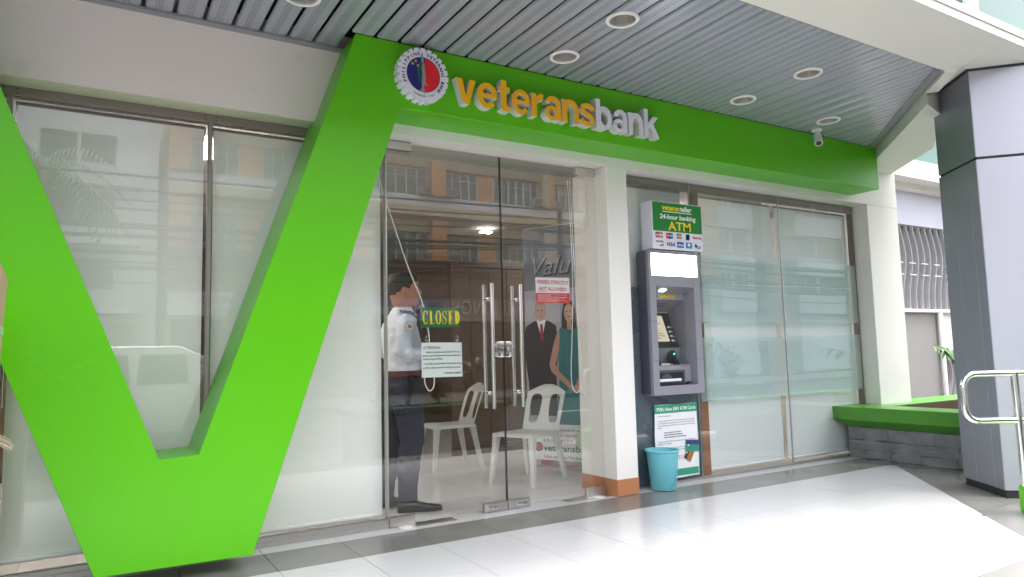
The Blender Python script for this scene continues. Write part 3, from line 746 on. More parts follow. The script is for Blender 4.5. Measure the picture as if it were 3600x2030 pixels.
blind(.642, 1.712, .078, 2.52, .055, BLIND, 'white roller blind between the V and the glass doors')
blind(3.76, 4.57, 1.66, 2.52, .085, BLINDB, 'pale roller blind behind the cash machine sign', ALU)
blind(4.752, 5.775, .048, 2.50, .075, BLINDB, 'bluish white roller blind right of the cash machine', ALU)
blind(5.838, 6.985, .048, 2.50, .075, BLINDB, 'bluish white roller blind at the right end of the shopfront', ALU)

# ------------------------------------------------------------------ cords
CORD = mat('white_cord', (.80, .78, .74), .6, var=.1, scale=120)
def cord(name, pts, r_, label, cat='cord', m=CORD):
    # smooth through points
    P = [Vector(p) for p in pts]; out = []
    for i in range(len(P)-1):
        a, b_, c, d_ = P[max(i-1, 0)], P[i], P[i+1], P[min(i+2, len(P)-1)]
        for k in range(6):
            t = k/6; out.append(.5*((2*b_)+(c-a)*t+(2*a-5*b_+4*c-d_)*t*t+(3*b_-a-3*c+d_)*t**3))
    out.append(P[-1])
    return tag(MB().tube(out, r_, 8).build(name, m, None, smooth=True), label, cat)
cord('blind_cord', [(1.705, .07, 2.50), (1.712, .06, 2.33), (1.76, .045, 2.16), (1.90, .03, 1.74), (1.998, .022, 1.50), (2.035, .02, 1.34), (2.053, .022, 1.23), (2.045, .03, 1.08), (2.022, .04, .95), (2.045, .045, .885), (2.068, .045, .872), (2.092, .045, .90), (2.094, .04, .98), (2.062, .03, 1.2)], .0042, 'white twisted blind cord slanting across the left door into a loop', 'cord')
cord('blind_cord', [(3.30, .05, 2.50), (3.318, .05, 2.1), (3.322, .05, 1.66), (3.295, .05, 1.2), (3.278, .05, .98), (3.283, .05, .86), (3.305, .05, .81), (3.335, .05, .80), (3.368, .05, .84), (3.385, .05, .92), (3.378, .05, 1.05), (3.352, .05, 1.5), (3.338, .05, 2.0), (3.322, .05, 2.50)], .0032, 'white blind cord hanging in a long loop inside the right door')
mb = []
for i in range(60):
    a = i*.62; rr_ = .048+.006*math.sin(i*1.7); mb.append((3.5285-.002*(i % 3), .125+rr_*.62*math.cos(a), 2.185+rr_*math.sin(a)))
cord('cable_coil', [(3.53, .10, 2.52), (3.53, .115, 2.44), (3.53, .112, 2.36), (3.53, .10, 2.27)]+mb, .0018, 'coil of thin white cable hung on the white column inside the glass', 'cable coil')
def bead(x, y, z0, z1, label):
    mb_ = MB(); n = int((z1-z0)/.012)
    mb_.tube([(x, y, z0+(z1-z0)*i/(n*2)) for i in range(n*2+1)], .003, 6, radii=[.0034 if i % 2 == 0 else .0015 for i in range(n*2+1)])
    tag(mb_.build('bead_chain', CHROME, None, smooth=True), label, 'chain')
bead(.630, .062, .42, 2.50, 'thin beaded chain hanging beside the mullion inside the V')
bead(-.358, .062, .9, 2.50, 'short beaded chain at the left post inside the V')

# ================================================================== SIGNS ON THE DOORS
SGREEN = mat('sign_green', '#0f6b3d', .35, var=.02); SYEL = mat('sign_yellow', '#f2cf12', .4, var=0); SRED = mat('sign_red', '#d8303c', .4, var=.02)
PLASTC = fres_mix('clear_plastic', (.90, .92, .93), .05, .12)
def cup(x, z, par):
    MB().lathe([(.023, 0), (.020, .005), (.010, .008), (.006, .014), (.001, .015)], (0, 0, 0), 20).build('x', PLASTC)
    o_ = bpy.context.scene.collection.objects[-1]; me = o_.data; bpy.data.objects.remove(o_)
    me.transform(Matrix.Rotation(R(-90), 4, 'X')); me.transform(Matrix.Translation((x, .0062, z)))
    return link('suction_cup', me, None, par, True)
cs = thing('closed_sign', 'green hanging sign reading closed in yellow serif letters', 'sign', (2.138, .012, 1.31))
box('board', 1.985, 2.292, .0105, .0125, 1.311, 1.449, SGREEN, cs)
cup(2.002, 1.466, cs); cup(2.275, 1.462, cs)
# serif capitals drawn by hand
def ringpoly(cx, cz, rx, rz, wx, wz, a0, a1, n=22):
    o_ = [(cx+rx*math.cos(R(a0+(a1-a0)*i/n)), cz+rz*math.sin(R(a0+(a1-a0)*i/n))) for i in range(n+1)]
    i_ = [(cx+(rx-wx)*math.cos(R(a0+(a1-a0)*i/n)), cz+(rz-wz)*math.sin(R(a0+(a1-a0)*i/n))) for i in range(n, -1, -1)]
    return o_, i_
def strip(name, o_, i_, y, m, par, extra=()):
    mb = MB(); n = len(o_); ii = i_[::-1]
    for k in range(n-1): mb.prism([o_[k], o_[k+1], ii[k+1], ii[k]], y-.0008, y)
    for e in extra: mb.prism(e, y-.0009, y)
    return mb.build(name, m, par)
def serif_word(x0, z0, h, y, m, par):
    w = h*.415; g = h*.085; x = x0; t = h*.17; hr_ = h*.055
    def rect(a, b_, c, d_): return [(a, c), (b_, c), (b_, d_), (a, d_)]
    for ch in 'CLOSED':
        if ch == 'C':
            o_, i_ = ringpoly(x+w*.52, z0+h/2, w*.52, h/2, t*.8, hr_, 48, 312)
            strip('letter', o_, i_, y, m, par, [rect(x+w*.80, x+w*.94, z0+h*.66, z0+h*.97), rect(x+w*.84, x+w*.92, z0+h*.04, z0+h*.3)])
        if ch == 'O':
            o_, i_ = ringpoly(x+w*.54, z0+h/2, w*.56, h/2, t*.8, hr_, 0, 360); strip('letter', o_, i_, y, m, par)
        if ch == 'L':
            strip('letter', [], [], y, m, par, [rect(x+w*.14, x+w*.14+t, z0, z0+h), rect(x, x+w*.95, z0-.0001, z0+hr_), rect(x, x+w*.62, z0+h-hr_, z0+h+.0001), [(x+w*.80, z0), (x+w*.96, z0), (x+w*.96, z0+h*.28)]])
        if ch == 'E':
            strip('letter', [], [], y, m, par, [rect(x+w*.14, x+w*.14+t, z0, z0+h), rect(x, x+w*.95, z0-.0001, z0+hr_), rect(x, x+w*.92, z0+h-hr_, z0+h+.0001), rect(x+w*.3, x+w*.7, z0+h*.48, z0+h*.54), [(x+w*.80, z0), (x+w*.96, z0), (x+w*.96, z0+h*.28)], [(x+w*.78, z0+h), (x+w*.92, z0+h), (x+w*.92, z0+h*.74)], rect(x+w*.64, x+w*.72, z0+h*.38, z0+h*.64)])
        if ch == 'D':
            o_, i_ = ringpoly(x+w*.40, z0+h/2, w*.62, h/2, t*.95, hr_, -90, 90)
            strip('letter', o_, i_, y, m, par, [rect(x+w*.14, x+w*.14+t, z0, z0+h), rect(x, x+w*.42, z0-.0001, z0+hr_), rect(x, x+w*.42, z0+h-hr_, z0+h+.0001)])
        if ch == 'S':
            P = [(.86, .76), (.70, .93), (.48, .97), (.22, .90), (.14, .74), (.26, .60), (.55, .48), (.78, .36), (.82, .20), (.66, .06), (.44, .03), (.22, .09), (.10, .26)]
            W_ = [.05, .09, .07, .10, .17, .19, .22, .19, .17, .09, .07, .09, .05]
            o_, i_ = [], []
            for k, (a, b_) in enumerate(P):
                pa, pb = P[max(k-1, 0)], P[min(k+1, len(P)-1)]; tx, tz = (pb[0]-pa[0])*w, (pb[1]-pa[1])*h; L_ = math.hypot(tx, tz)
                nx_, nz_ = -tz/L_*W_[k]*w*.5, tx/L_*W_[k]*w*.5
                o_.append((x+a*w+nx_, z0+b_*h+nz_)); i_.append((x+a*w-nx_, z0+b_*h-nz_))
            strip('letter', o_, i_[::-1], y, m, par, [rect(x+w*.80, x+w*.88, z0+h*.68, z0+h*.96), rect(x+w*.08, x+w*.16, z0+h*.05, z0+h*.32)])
        x += w+g
SHAD = mat('sign_dark_print', (.01, .06, .03), .5, var=0)
serif_word(1.9995, 1.331, .098, .0100, SYEL, cs)
at = thing('attention_sign', 'white board with small dark green text hanging below the closed sign', 'sign', (2.145, .012, .962))
MB().prism([(1.989, .964), (2.301, .962), (2.300, 1.203), (1.988, 1.205)], .0105, .0125).build('board', mat('mint_board', (.76, .82, .78), .4, var=.01), at)
cup(2.028, 1.232, at); cup(2.262, 1.230, at)
TG = mat('dark_green_text', (.03, .12, .09), .5, var=0)
ty = .0098
text('text_line', 'ATTENTION :', 2.000, ty, 1.160, .026, TG, at, .012, width=.140)
for k, (s_, xx, w_) in enumerate((('Firearms are not allowed inside the Bank. Visitors are not', 2.020, .268), ('allowed to enter the Bank premises during non-banking hours,', 1.998, .292), ('Saturday, Sunday and Holidays.', 1.998, .150))):
    text('text_line', s_, xx, ty, 1.132-.0235*k, .019, TG, at, .010, width=w_, res=1)
for k, (s_, xx, w_) in enumerate((('Use of cellphones inside the Bank is strictly prohibited. Please', 2.008, .284), ('put-off your cellphone units before entering the Bank premises.', 1.998, .290))):
    text('text_line', s_, xx, ty, 1.052-.0275*k, .019, TG, at, .010, width=w_, res=1)
text('text_line', 'THE MANAGEMENT', 2.160, ty, .984, .019, TG, at, .012, width=.132)
fx = thing('notice_sign', 'white and red notice about fixers stuck high on the right door', 'sign', (3.1, .01, 1.5))
MB().prism([(2.942, 1.574), (3.256, 1.577), (3.258, 1.699), (2.940, 1.693)], .0090, .0105).build('upper_panel', PAPER, fx)
MB().prism([(2.944, 1.495), (3.254, 1.498), (3.256, 1.5765), (2.942, 1.5735)], .0090, .0105).build('lower_panel', SRED, fx)
text('text_line', 'FIXERS STRICTLY', 2.955, .0086, 1.645, .040, SRED, fx, .022, width=.290)
text('text_line', 'NOT', 2.968, .0086, 1.592, .040, SRED, fx, .03, width=.078, shear=.25)
text('text_line', 'ALLOWED!', 3.054, .0086, 1.592, .040, SRED, fx, .022, width=.178)
box('underline', 2.966, 3.048, .0080, .0088, 1.584, 1.587, SRED, fx)
for k in range(7): text('text_line', ['1. Fixers are not allowed inside the branch to transact or in any', 'business premises nearby.', '2. Bank personnel and clients are warned that any transaction', 'done with fixers shall not be honored and will be', 'dealt with accordingly under the law.', '3. Pensioners shall deal with authorized bank officers', 'and personnel only at all times.'][k], 2.958, .0086, 1.560-.0088*k, .0085, PAPER, fx, .012, width=(.27, .12, .275, .25, .2, .26, .18)[k], res=1)
cup(2.955, 1.712, fx); cup(3.235, 1.712, fx)

# ================================================================== CASH MACHINE
am = thing('cash_machine', 'grey wall mounted cash machine with lit blank top panel', 'cash machine', (4.27, -.06, .742))
x0, x1, y0, y1 = 3.98, 4.558, -.12, .013
ix0, ix1, iz0, iz1 = 4.050, 4.484, .818, 1.643
fr = MB()
fr.prism([(x0, .742), (x1, .742), (x1, 1.953), (ix1, 1.953), (ix1, iz0), (ix0, iz0), (ix0, 1.953), (x0, 1.953)], y0, y1)
body = fr.build('casing', ATMG, am, .008, 2)
MB().box(ix0-.002, ix1+.002, y0+.0015, y1, 1.6455, 1.9515).build('top_casing', ATMG, am, .003)
box('casing_side', x0-.014, x0-.0005, y0+.035, y1, .755, 1.94, ATMD, am)
for zz in (1.235+.12, 1.03): 
    for a, b_ in ((x0+.001, ix0-.002), (ix1+.002, x1-.001)): box('seam', a, b_, y0-.0006, y0+.001, zz-.0012, zz+.0012, ATMD, am)
LITP = mat('lit_panel', (.9, .9, .95), .3, var=0, emit=(.93, .95, 1.0), estr=1.2)
MB().prism(rrect(4.004, 4.530, 1.734, 1.923, .008), y0-.003, y0+.004).build('lit_panel', LITP, am)
MB().prism(rrect(3.997, 4.537, 1.727, 1.930, .012), y0-.0015, y0+.004).build('panel_bezel', ATMD, am)
MB().prism(rrect(4.02, 4.53, 1.672, 1.702, .004), y0-.0012, y0+.004).build('slot_plate', ATMG, am, .001)
# inside of the alcove
back = .22
box('alcove_side', ix1-.0005, ix1+.012, y0+.02, back, iz0, iz1, ATMG, am); box('alcove_side', ix0-.012, ix0+.0005, y0+.02, back, iz0, iz1, ATMG, am)
MB().prism([(y0+.012, iz1), (-.0, 1.60), (-.0, 1.545), (.187, 1.449), (.22, 1.46), (.22, 1.70), (y0+.012, 1.70)], ix0, ix1, 'x').build('hood', ATMG, am, .003)
LAMPW = mat('alcove_lamp', (.8, .9, .85), .3, var=0, emit=(.75, .95, .85), estr=1.5)
MB().prism([(-.075, 1.6255), (-.035, 1.6108), (-.036, 1.608), (-.076, 1.6227)], 4.15, 4.21, 'x').build('lamp', LAMPW, am)
MB().tube([(4.15, -.0005, 1.573), (4.15, -.006, 1.573)], .012, 14).build('camera_lens', BLACKP, am, smooth=True)
box('sticker', 4.20, 4.37, -.0015, .001, 1.560, 1.588, mat('yellow_sticker', '#e8c417', .4, var=.02), am)
text('sticker_text', 'THIS AREA IS UNDER 24 HOUR VIDEO', 4.205, -.0016, 1.577, .009, INKK, am, .01, width=.16, res=1); text('sticker_text', 'SURVEILLANCE COVER YOUR PIN ENTRY', 4.205, -.0016, 1.565, .009, INKK, am, .01, width=.16, res=1)
for k in range(3):
    yk = .055+k*.022; zk = 1.545-(yk)*.513
    MB().prism([(yk, zk-.0006), (yk+.006, zk-.0036), (yk+.006, zk+.001), (yk, zk+.001)], 4.22+.004*k, 4.35-.006*k, 'x').build('speaker_slot', BLACK, am)
# screen unit: slope from (.19,1.44) to (.068,1.135)
def sl_(t, o_=0):      # along the slope, o_ outward
    dy, dz = .068-.19, 1.135-1.44; L_ = math.hypot(dy, dz); ny_, nz_ = -.305/L_*1.0, .122/L_
    return (.19+dy*t+ny_*o_*1.0, 1.44+dz*t+nz_*o_)
def slab(name, xa, xb, t0, t1, o0, o1, m, par=am, bv=0):
    p = [sl_(t0, o1), sl_(t1, o1), sl_(t1, o0), sl_(t0, o0)]
    return MB().prism(p, xa, xb, 'x').build(name, m, par, bv)
slab('screen_bezel', ix0+.002, 4.455, 0, 1.0, -.03, .012, BLACKP, am, .004)
SCR = mat('screen', (.20, .185, .15), .15, var=.05, emit=(.30, .27, .20), estr=.35)
slab('screen', ix0+.02, 4.365, .09, .84, .0115, .0132, SCR)
for k in range(9):
    tt = .16+.072*k
    slab('screen_text', ix0+.05, ix0+.05+(.20, .14, .22, .10, .17, .08, .21, .23, .18)[k], tt, tt+.02, .0132, .0138, BROWNAL)
for k in range(4):
    tt = .40+.13*k
    slab('screen_key', 4.385, 4.437, tt, tt+.055, .012, .019, WPLAST, am, .003)
    slab('key_dot', 4.412, 4.432, tt+.012, tt+.045, .019, .0195, BLACKP)
slab('maker_plate', ix0+.04, ix0+.10, .92, .955, .0122, .013, WPLAST)
MB().prism([(.062, 1.133), (.075, 1.112), (.10, .99), (.16, .99), (.20, 1.16)], ix0, ix1, 'x').build('reader_panel', ATMG, am, .003)
mb = MB().lathe([(.046, 0), (.044, .010), (.034, .012), (.001, .006)], (0, 0, 0), 24)
me = _mesh('card_slot', mb.v, mb.f); me.transform(Matrix.Rotation(R(78), 4, 'X')); me.transform(Matrix.Translation((4.385, .078, 1.073))); link('card_slot', me, BLACKP, am, True)
MB().prism([(4.352, 1.062), (4.40, 1.085), (4.402, 1.078), (4.356, 1.056)], .058, .062).build('card_light', mat('green_led', (.02, .3, .08), .3, var=0, emit=(.02, .8, .2), estr=2.5), am)
shf = MB().prism([(-.045, .986), (.13, 1.0), (.13, .80), (.02, .80), (.02, .84), (-.045, .84)], ix0, ix1-.003, 'x').build('shelf', ATMG, am, .004)
MB().prism([(-.046, .975), (-.05, .955), (-.05, .845), (-.046, .835)], ix0+.012, 4.42, 'x').build('tray_frame', ATMG, am)
box('tray_mouth', ix0+.02, 4.40, -.0515, -.03, .832, .945, ATMD, am); box('tray_void', ix0+.03, 4.38, -.053, -.05, .845, .925, BLACK, am)
MB().prism(circ(4.19, .845, .07, 18, 0, 180), -.0545, -.052).build('tray_thumb_cut', ATMD, am)
MB().tube([(ix0+.03, -.075, .862), (4.33, -.07, .862)], .013, 12).build('receipt_roll', PAPER, am, smooth=True)
box('receipt_slot', 4.36, 4.415, -.0475, -.044, .955, .972, ATMD, am)
for xx in (4.10, 4.31): MB().prism([(-.04, .99), (.06, 1.0), (.06, 1.085), (.03, 1.075)], xx, xx+.055, 'x').build('keypad_shield', BLACKP, am, .003)
for i in range(4):
    for j in range(3): MB().box(4.165+i*.034, 4.190+i*.034, -.025+j*.028, -.003+j*.028, .988+.002*j, .999+.002*j).build('key', [WPLAST, WPLAST, WPLAST, mat('amber_key', '#c98a2b', .4)][i], am, .002)
asg = thing('cash_machine_sign', 'white light box with green face lettered ATM above the cash machine', 'sign', (4.32, -.06, 1.961))
MB().box(4.029, 4.612, -.130, .012, 1.961, 2.368).build('box', WACR, asg, .004)
AG = mat('atm_sign_green', '#0f7a2c', .35, var=.01); AY = mat('atm_sign_yellow', '#f3d50f', .4, var=0)
flat('green_face', [(4.036, 2.113), (4.605, 2.113), (4.605, 2.360), (4.036, 2.360)], -.1302, AG, asg)
ys_ = -.1316
text('text_line', 'veteran', 4.145, ys_, 2.298, .062, AY, asg, .028, width=.205); text('text_line', 'teller', 4.356, ys_, 2.298, .062, PAPER, asg, .028, width=.135)
box('underline', 4.150, 4.488, ys_, ys_+.001, 2.280, 2.287, PAPER, asg)
text('text_line', '24-hour banking', 4.115, ys_, 2.222, .056, PAPER, asg, .026, width=.420, shear=.12)
text('text_line', 'ATM', 4.210, ys_, 2.128, .105, AY, asg, .014, width=.262)
ORG = mat('orange_print', '#f0902c', .4, var=0); BLUP = mat('blue_print', '#2b57a8', .4, var=0); SKYP = mat('sky_print', '#3e7fc2', .4, var=0)
def logo(x, z, w, h, m, txt=None, tm=None, tw=.9, ts=.8):
    flat('logo', rrect(x, x+w, z, z+h, .004, 3), -.1302, m, asg)
    if txt: text('logo_text', txt, x+w*(1-tw)/2, -.1314, z+h*.30, h*.62*ts, tm or PAPER, asg, .03, width=w*tw, res=1)
logo(4.060, 2.056, .080, .046, NAVY); flat('logo_disc', circ(4.083, 2.079, .020, 16), -.1312, SRED, asg); flat('logo_disc', circ(4.115, 2.079, .020, 16), -.1314, ORG, asg); text('logo_text', 'MasterCard', 4.064, -.1325, 2.072, .017, PAPER, asg, .03, width=.072, res=1)
logo(4.180, 2.052, .028, .050, SRED); logo(4.2085, 2.052, .024, .050, NAVY); logo(4.233, 2.052, .024, .050, SKYP); text('logo_text', 'UnionPay', 4.186, -.1325, 2.074, .018, PAPER, asg, .02, width=.064, res=1)
for k, mm in enumerate((NAVY, SRED, AG)): logo(4.302+k*.019, 2.058, .017, .044, mm)
text('logo_text', 'JCB', 4.303, -.1325, 2.072, .022, PAPER, asg, .03, width=.052, res=1)
logo(4.408, 2.052, .044, .052, NAVY); logo(4.416, 2.064, .028, .028, PAPER, 'P', NAVY, .5)
text('logo_text', 'BancNet', 4.490, -.131, 2.068, .032, SRED, asg, .02, width=.104, shear=.3)
text('logo_text', 'DISCOVER', 4.064, -.131, 2.016, .020, INKK, asg, .025, width=.080); flat('logo_wedge', [(4.085, 1.985), (4.146, 1.985), (4.146, 2.008)], -.1302, mat('orange_red_print', '#d9572b', .4, var=0), asg)
text('logo_text', 'VISA', 4.176, -.131, 1.990, .045, NAVY, asg, .025, width=.098, shear=.2)
logo(4.302, 1.982, .076, .050, BLUP, 'Cirrus', None, .8); logo(4.404, 1.982, .074, .050, SKYP); flat('logo_disc', circ(4.440, 2.012, .014, 16), -.1312, PAPER, asg)
text('logo_text', 'PLUS', 4.525, -.131, 1.986, .034, NAVY, asg, .025, width=.056); flat('logo_wedge', [(4.506, 2.004), (4.524, 2.032), (4.542, 2.004), (4.524, 1.99)], -.1302, NAVY, asg)

# ------------------------------------------------------------------ poster under the cash machine
po = thing('poster', 'white poster with teal heading on card replacement taped below the cash machine', 'poster', (4.31, -.008, .05))
PT = mat('poster_teal', '#3a9a79', .3, var=.03); POW = mat('poster_paper', (.84, .84, .86), .22, var=.01)
yp = -.0066
def wavy(x0, x1, z0, z1, y, m, name, amp=.004):
    mb = MB(); nx_, nz_ = 10, 12; vs_ = []
    for j in range(nz_+1):
        for i in range(nx_+1):
            a = i/nx_; b_ = j/nz_
            vs_.append((x0+(x1-x0)*a+.004*math.sin(b_*9)*(1-a), y-.003-amp*(.5+.5*math.sin(a*5+b_*7)), z0+(z1-z0)*b_+.002*math.sin(a*9)))
    mb.add(vs_, [(j*(nx_+1)+i, j*(nx_+1)+i+1, (j+1)*(nx_+1)+i+1, (j+1)*(nx_+1)+i) for j in range(nz_) for i in range(nx_)])
    return mb.build(name, m, po, smooth=True)
wavy(4.068, 4.556, .045, .657, yp, POW, 'sheet')
yq = yp-.0085
MB().prism([(4.069, .586), (4.556, .586), (4.557, .657), (4.068, .655)], yq, yq+.0008).build('heading_band', PT, po)
MB().prism([(4.085, .06), (4.545, .06), (4.545, .116), (4.085, .116)], yq, yq+.0008).build('footer_band', PT, po)
text('heading', "PVB's New EMV ATM Cards", 4.092, yq-.0006, .604, .043, PAPER, po, .012, width=.445)
TXT = mat('grey_text', (.22, .22, .23), .5, var=0)
rows = [('To All Our ATM Cardholders', .15), None, ('In compliance with BSP Circular No. 808, we would like to inform you that Philippine', .43), ('Veterans Bank will be replacing existing contactbased ATM cards with magnetic stripe', .43), ('with new EMV (chip) Security DBP. The new Technology that offers the following', .43), ('benefits:', .05), None]
z = .558
for rw in rows:
    if rw: text('text_line', rw[0], 4.096, yq-.0002, z, .013, TXT, po, .0, width=rw[1], res=1)
    z -= .0195
for s_, w_ in (('Greater Security Across Card Fraud', .19), ('Improved Authenticity and Verification', .21), ('Enhanced Technology to Secure Your Information', .25)):
    text('text_line', s_, 4.165, yq-.0002, z, .014, INKK, po, .012, width=w_, res=1); z -= .0195
z -= .014
for s_, w_ in (('With the new chip-enabled ATM card, your PVB account is assured an additional layer of', .43), ('safety, protection, and integrity.', .15), None, ('Replacement of existing ATM cards to the EMV chip cards will be from November 2016', .43), ('up to the end of February 2017. Your older ATM card will be deactivated by March 31, 2017', .43), None, ('For individual ATM Cardholders:', .17), ('Please wait for the advice from your PVB Branch of', .27), ('Account on the availability of your new EMV ATM Card.', .27)) if False else [('With the new chip-enabled ATM card, your PVB account is assured an additional layer of', .43), ('safety, protection, and integrity.', .15), ('', 0), ('Replacement of existing ATM cards to the EMV chip cards will be from November', .43), ('up to the end of February. Your older ATM card will be deactivated by March', .43), ('', 0), ('For individual ATM Cardholders:', .17), ('Please wait for the advice from your PVB Branch of', .27), ('Account on the availability of your new EMV ATM Card.', .27)]:
    if s_: text('text_line', s_, 4.096, yq-.0002, z, .013, TXT, po, .0, width=w_, res=1)
    z -= .0185
def card(cx, cz, w, h, ang, cols, yy):
    c = [(cx+(a*math.cos(R(ang))-b_*math.sin(R(ang))), cz+(a*math.sin(R(ang))+b_*math.cos(R(ang)))) for a, b_ in ((-w/2, -h/2), (w/2, -h/2), (w/2, h/2), (-w/2, h/2))]
    k = .62
    d_ = [c[0], c[1], (c[1][0]+(c[2][0]-c[1][0])*k, c[1][1]+(c[2][1]-c[1][1])*k), (c[0][0]+(c[3][0]-c[0][0])*k, c[0][1]+(c[3][1]-c[0][1])*k)]
    flat('card_print', c, yy, cols[0], po); flat('card_print', d_, yy-.0009, cols[1], po)
    flat('card_chip', rrect(cx-w*.3-.008, cx-w*.3+.01, cz+h*.02, cz+h*.02+.014, .002, 2), yy-.0018, mat('cream_print', '#e8dcb8', .4, var=0), po)
card(4.447, .235, .125, .085, 58, (mat('maroon_print', '#5a2b33', .4, var=0), mat('tan_print', '#a9773f', .4, var=.2, scale=30)), yq-.0002)
card(4.478, .295, .155, .098, -3, (mat('indigo_print', '#3b3a78', .4, var=0), mat('teal_print', '#36907c', .4, var=.2, scale=30)), yq-.0022)

# ------------------------------------------------------------------ bin
BLUEB = mat('blue_bin_plastic', (.17, .54, .62), .42, var=.05, scale=4, sss=.15, stain=(7, (.08, .16, .18), .74))
bn = thing('waste_bin', 'round light blue plastic waste bin in front of the poster', 'bin', (4.015, -.145, 0))
MB().lathe([(.001, .004), (.096, .004), (.101, .010), (.127, .290), (.131, .300), (.139, .306), (.1405, .313), (.136, .318), (.128, .316), (.1255, .300), (.098, .016), (.001, .012)], (4.015, -.145, 0), 48).build('bucket', BLUEB, bn, smooth=True)
crk = [(-.055, .02), (-.045, .045), (.0, .055), (.02, .06), (.03, .10), (.035, .15)]
MB().tube([(4.015+.1*math.sin(R(a)), -.145-(.1035+z*.093)*math.cos(R(a)), z) for a, z in ((-15, .018), (-10, .04), (6, .052), (10, .057), (18, .10), (22, .15))], .0009, 5).build('crack', DARKTRIM, bn)

# ================================================================== INTERIOR
WOODP = mat('wood_panel', (.10, .058, .034), .38, var=.35, scale=5, rvar=.08)
wp = thing('wood_partition', 'brown wood panelled partition inside behind the chairs', 'partition', (4.6, 2.75, 0))
for i in range(11):
    xx = 3.56+i*.245
    box('plank', xx+.002, xx+.243, 2.72-.002*(i % 2), 2.76, .10, 2.13, WOODP, wp, .003)
box('skirting', 3.55, 6.27, 2.70, 2.762, 0, .098, WOODD, wp, .004); box('top_rail', 3.54, 6.28, 2.70, 2.77, 2.131, 2.17, WOODD, wp, .004)
box('backing', 3.57, 6.25, 2.761, 2.79, 0, 2.12, WOODD, wp)
ct = thing('teller_counter', 'long dark wood teller counter deep inside the bank', 'counter', (1.6, 4.0, 0))
box('front', -1.5, 3.4, 3.95, 4.0, .08, 1.05, WOODP, ct); box('plinth', -1.48, 3.38, 3.98, 4.5, 0, .079, BLACKP, ct); box('top', -1.55, 3.45, 3.88, 4.55, 1.051, 1.09, mat('dark_stone_top', (.05, .05, .05), .15, var=.2, scale=30), ct, .006)
for i in range(8): box('batten', -1.45+i*.62, -1.41+i*.62, 3.938, 3.9495, .1, 1.04, WOODD, ct)
wall_d = box('feature_wall', -3, 7.4, 5.9, 5.99, 0, 2.75, WOODD, bank)
LEDM = mat('fill_lamp_glow', (.9, .9, .9), .4, var=0, emit=(1.0, .95, .88), estr=9)
LEDS = mat('lit_small_lamp', (.9, .9, .9), .4, var=0, emit=(1.0, .95, .88), estr=9)
for i, (x, y, sz) in enumerate(((4.42, 3.42, .32), (.9, 1.2, 1.3), (-.3, 3.2, 1.3), (5.4, 1.5, 1.3), (-1.6, 1.6, 1.3), (7.0, 4.6, 1.3))):  # small first lamp is seen; the large ones are unseen, added to light the room
    lp = thing('ceiling_lamp', ['small lit wave shaped ceiling lamp glowing through the glass doors', 'added fill lamp, unseen behind the blind next to the doors', 'added fill lamp, unseen, over the space before the teller counter', 'added fill lamp, unseen behind the right window blinds', 'added fill lamp, unseen behind the far left blind', 'added fill lamp, unseen, over the back right corner of the room'][i], 'lamp', (x, y, 2.75), 'ceiling lamps inside the bank')
    mb = MB()
    for k in range(3):
        mb.tube([(x+sz*(-.22+.44*t/10), y+sz*(-.10+k*.09+.05*math.sin(t*.63+k)), 2.70) for t in range(11)], .026*sz, 8)
    mb.build('tube', LEDS if i == 0 else LEDM, lp, smooth=True)
    MB().tube([(x, y, 2.7495), (x, y, 2.725), (x, y, 2.70)], .01, 8).build('stem', WPLAST, lp)

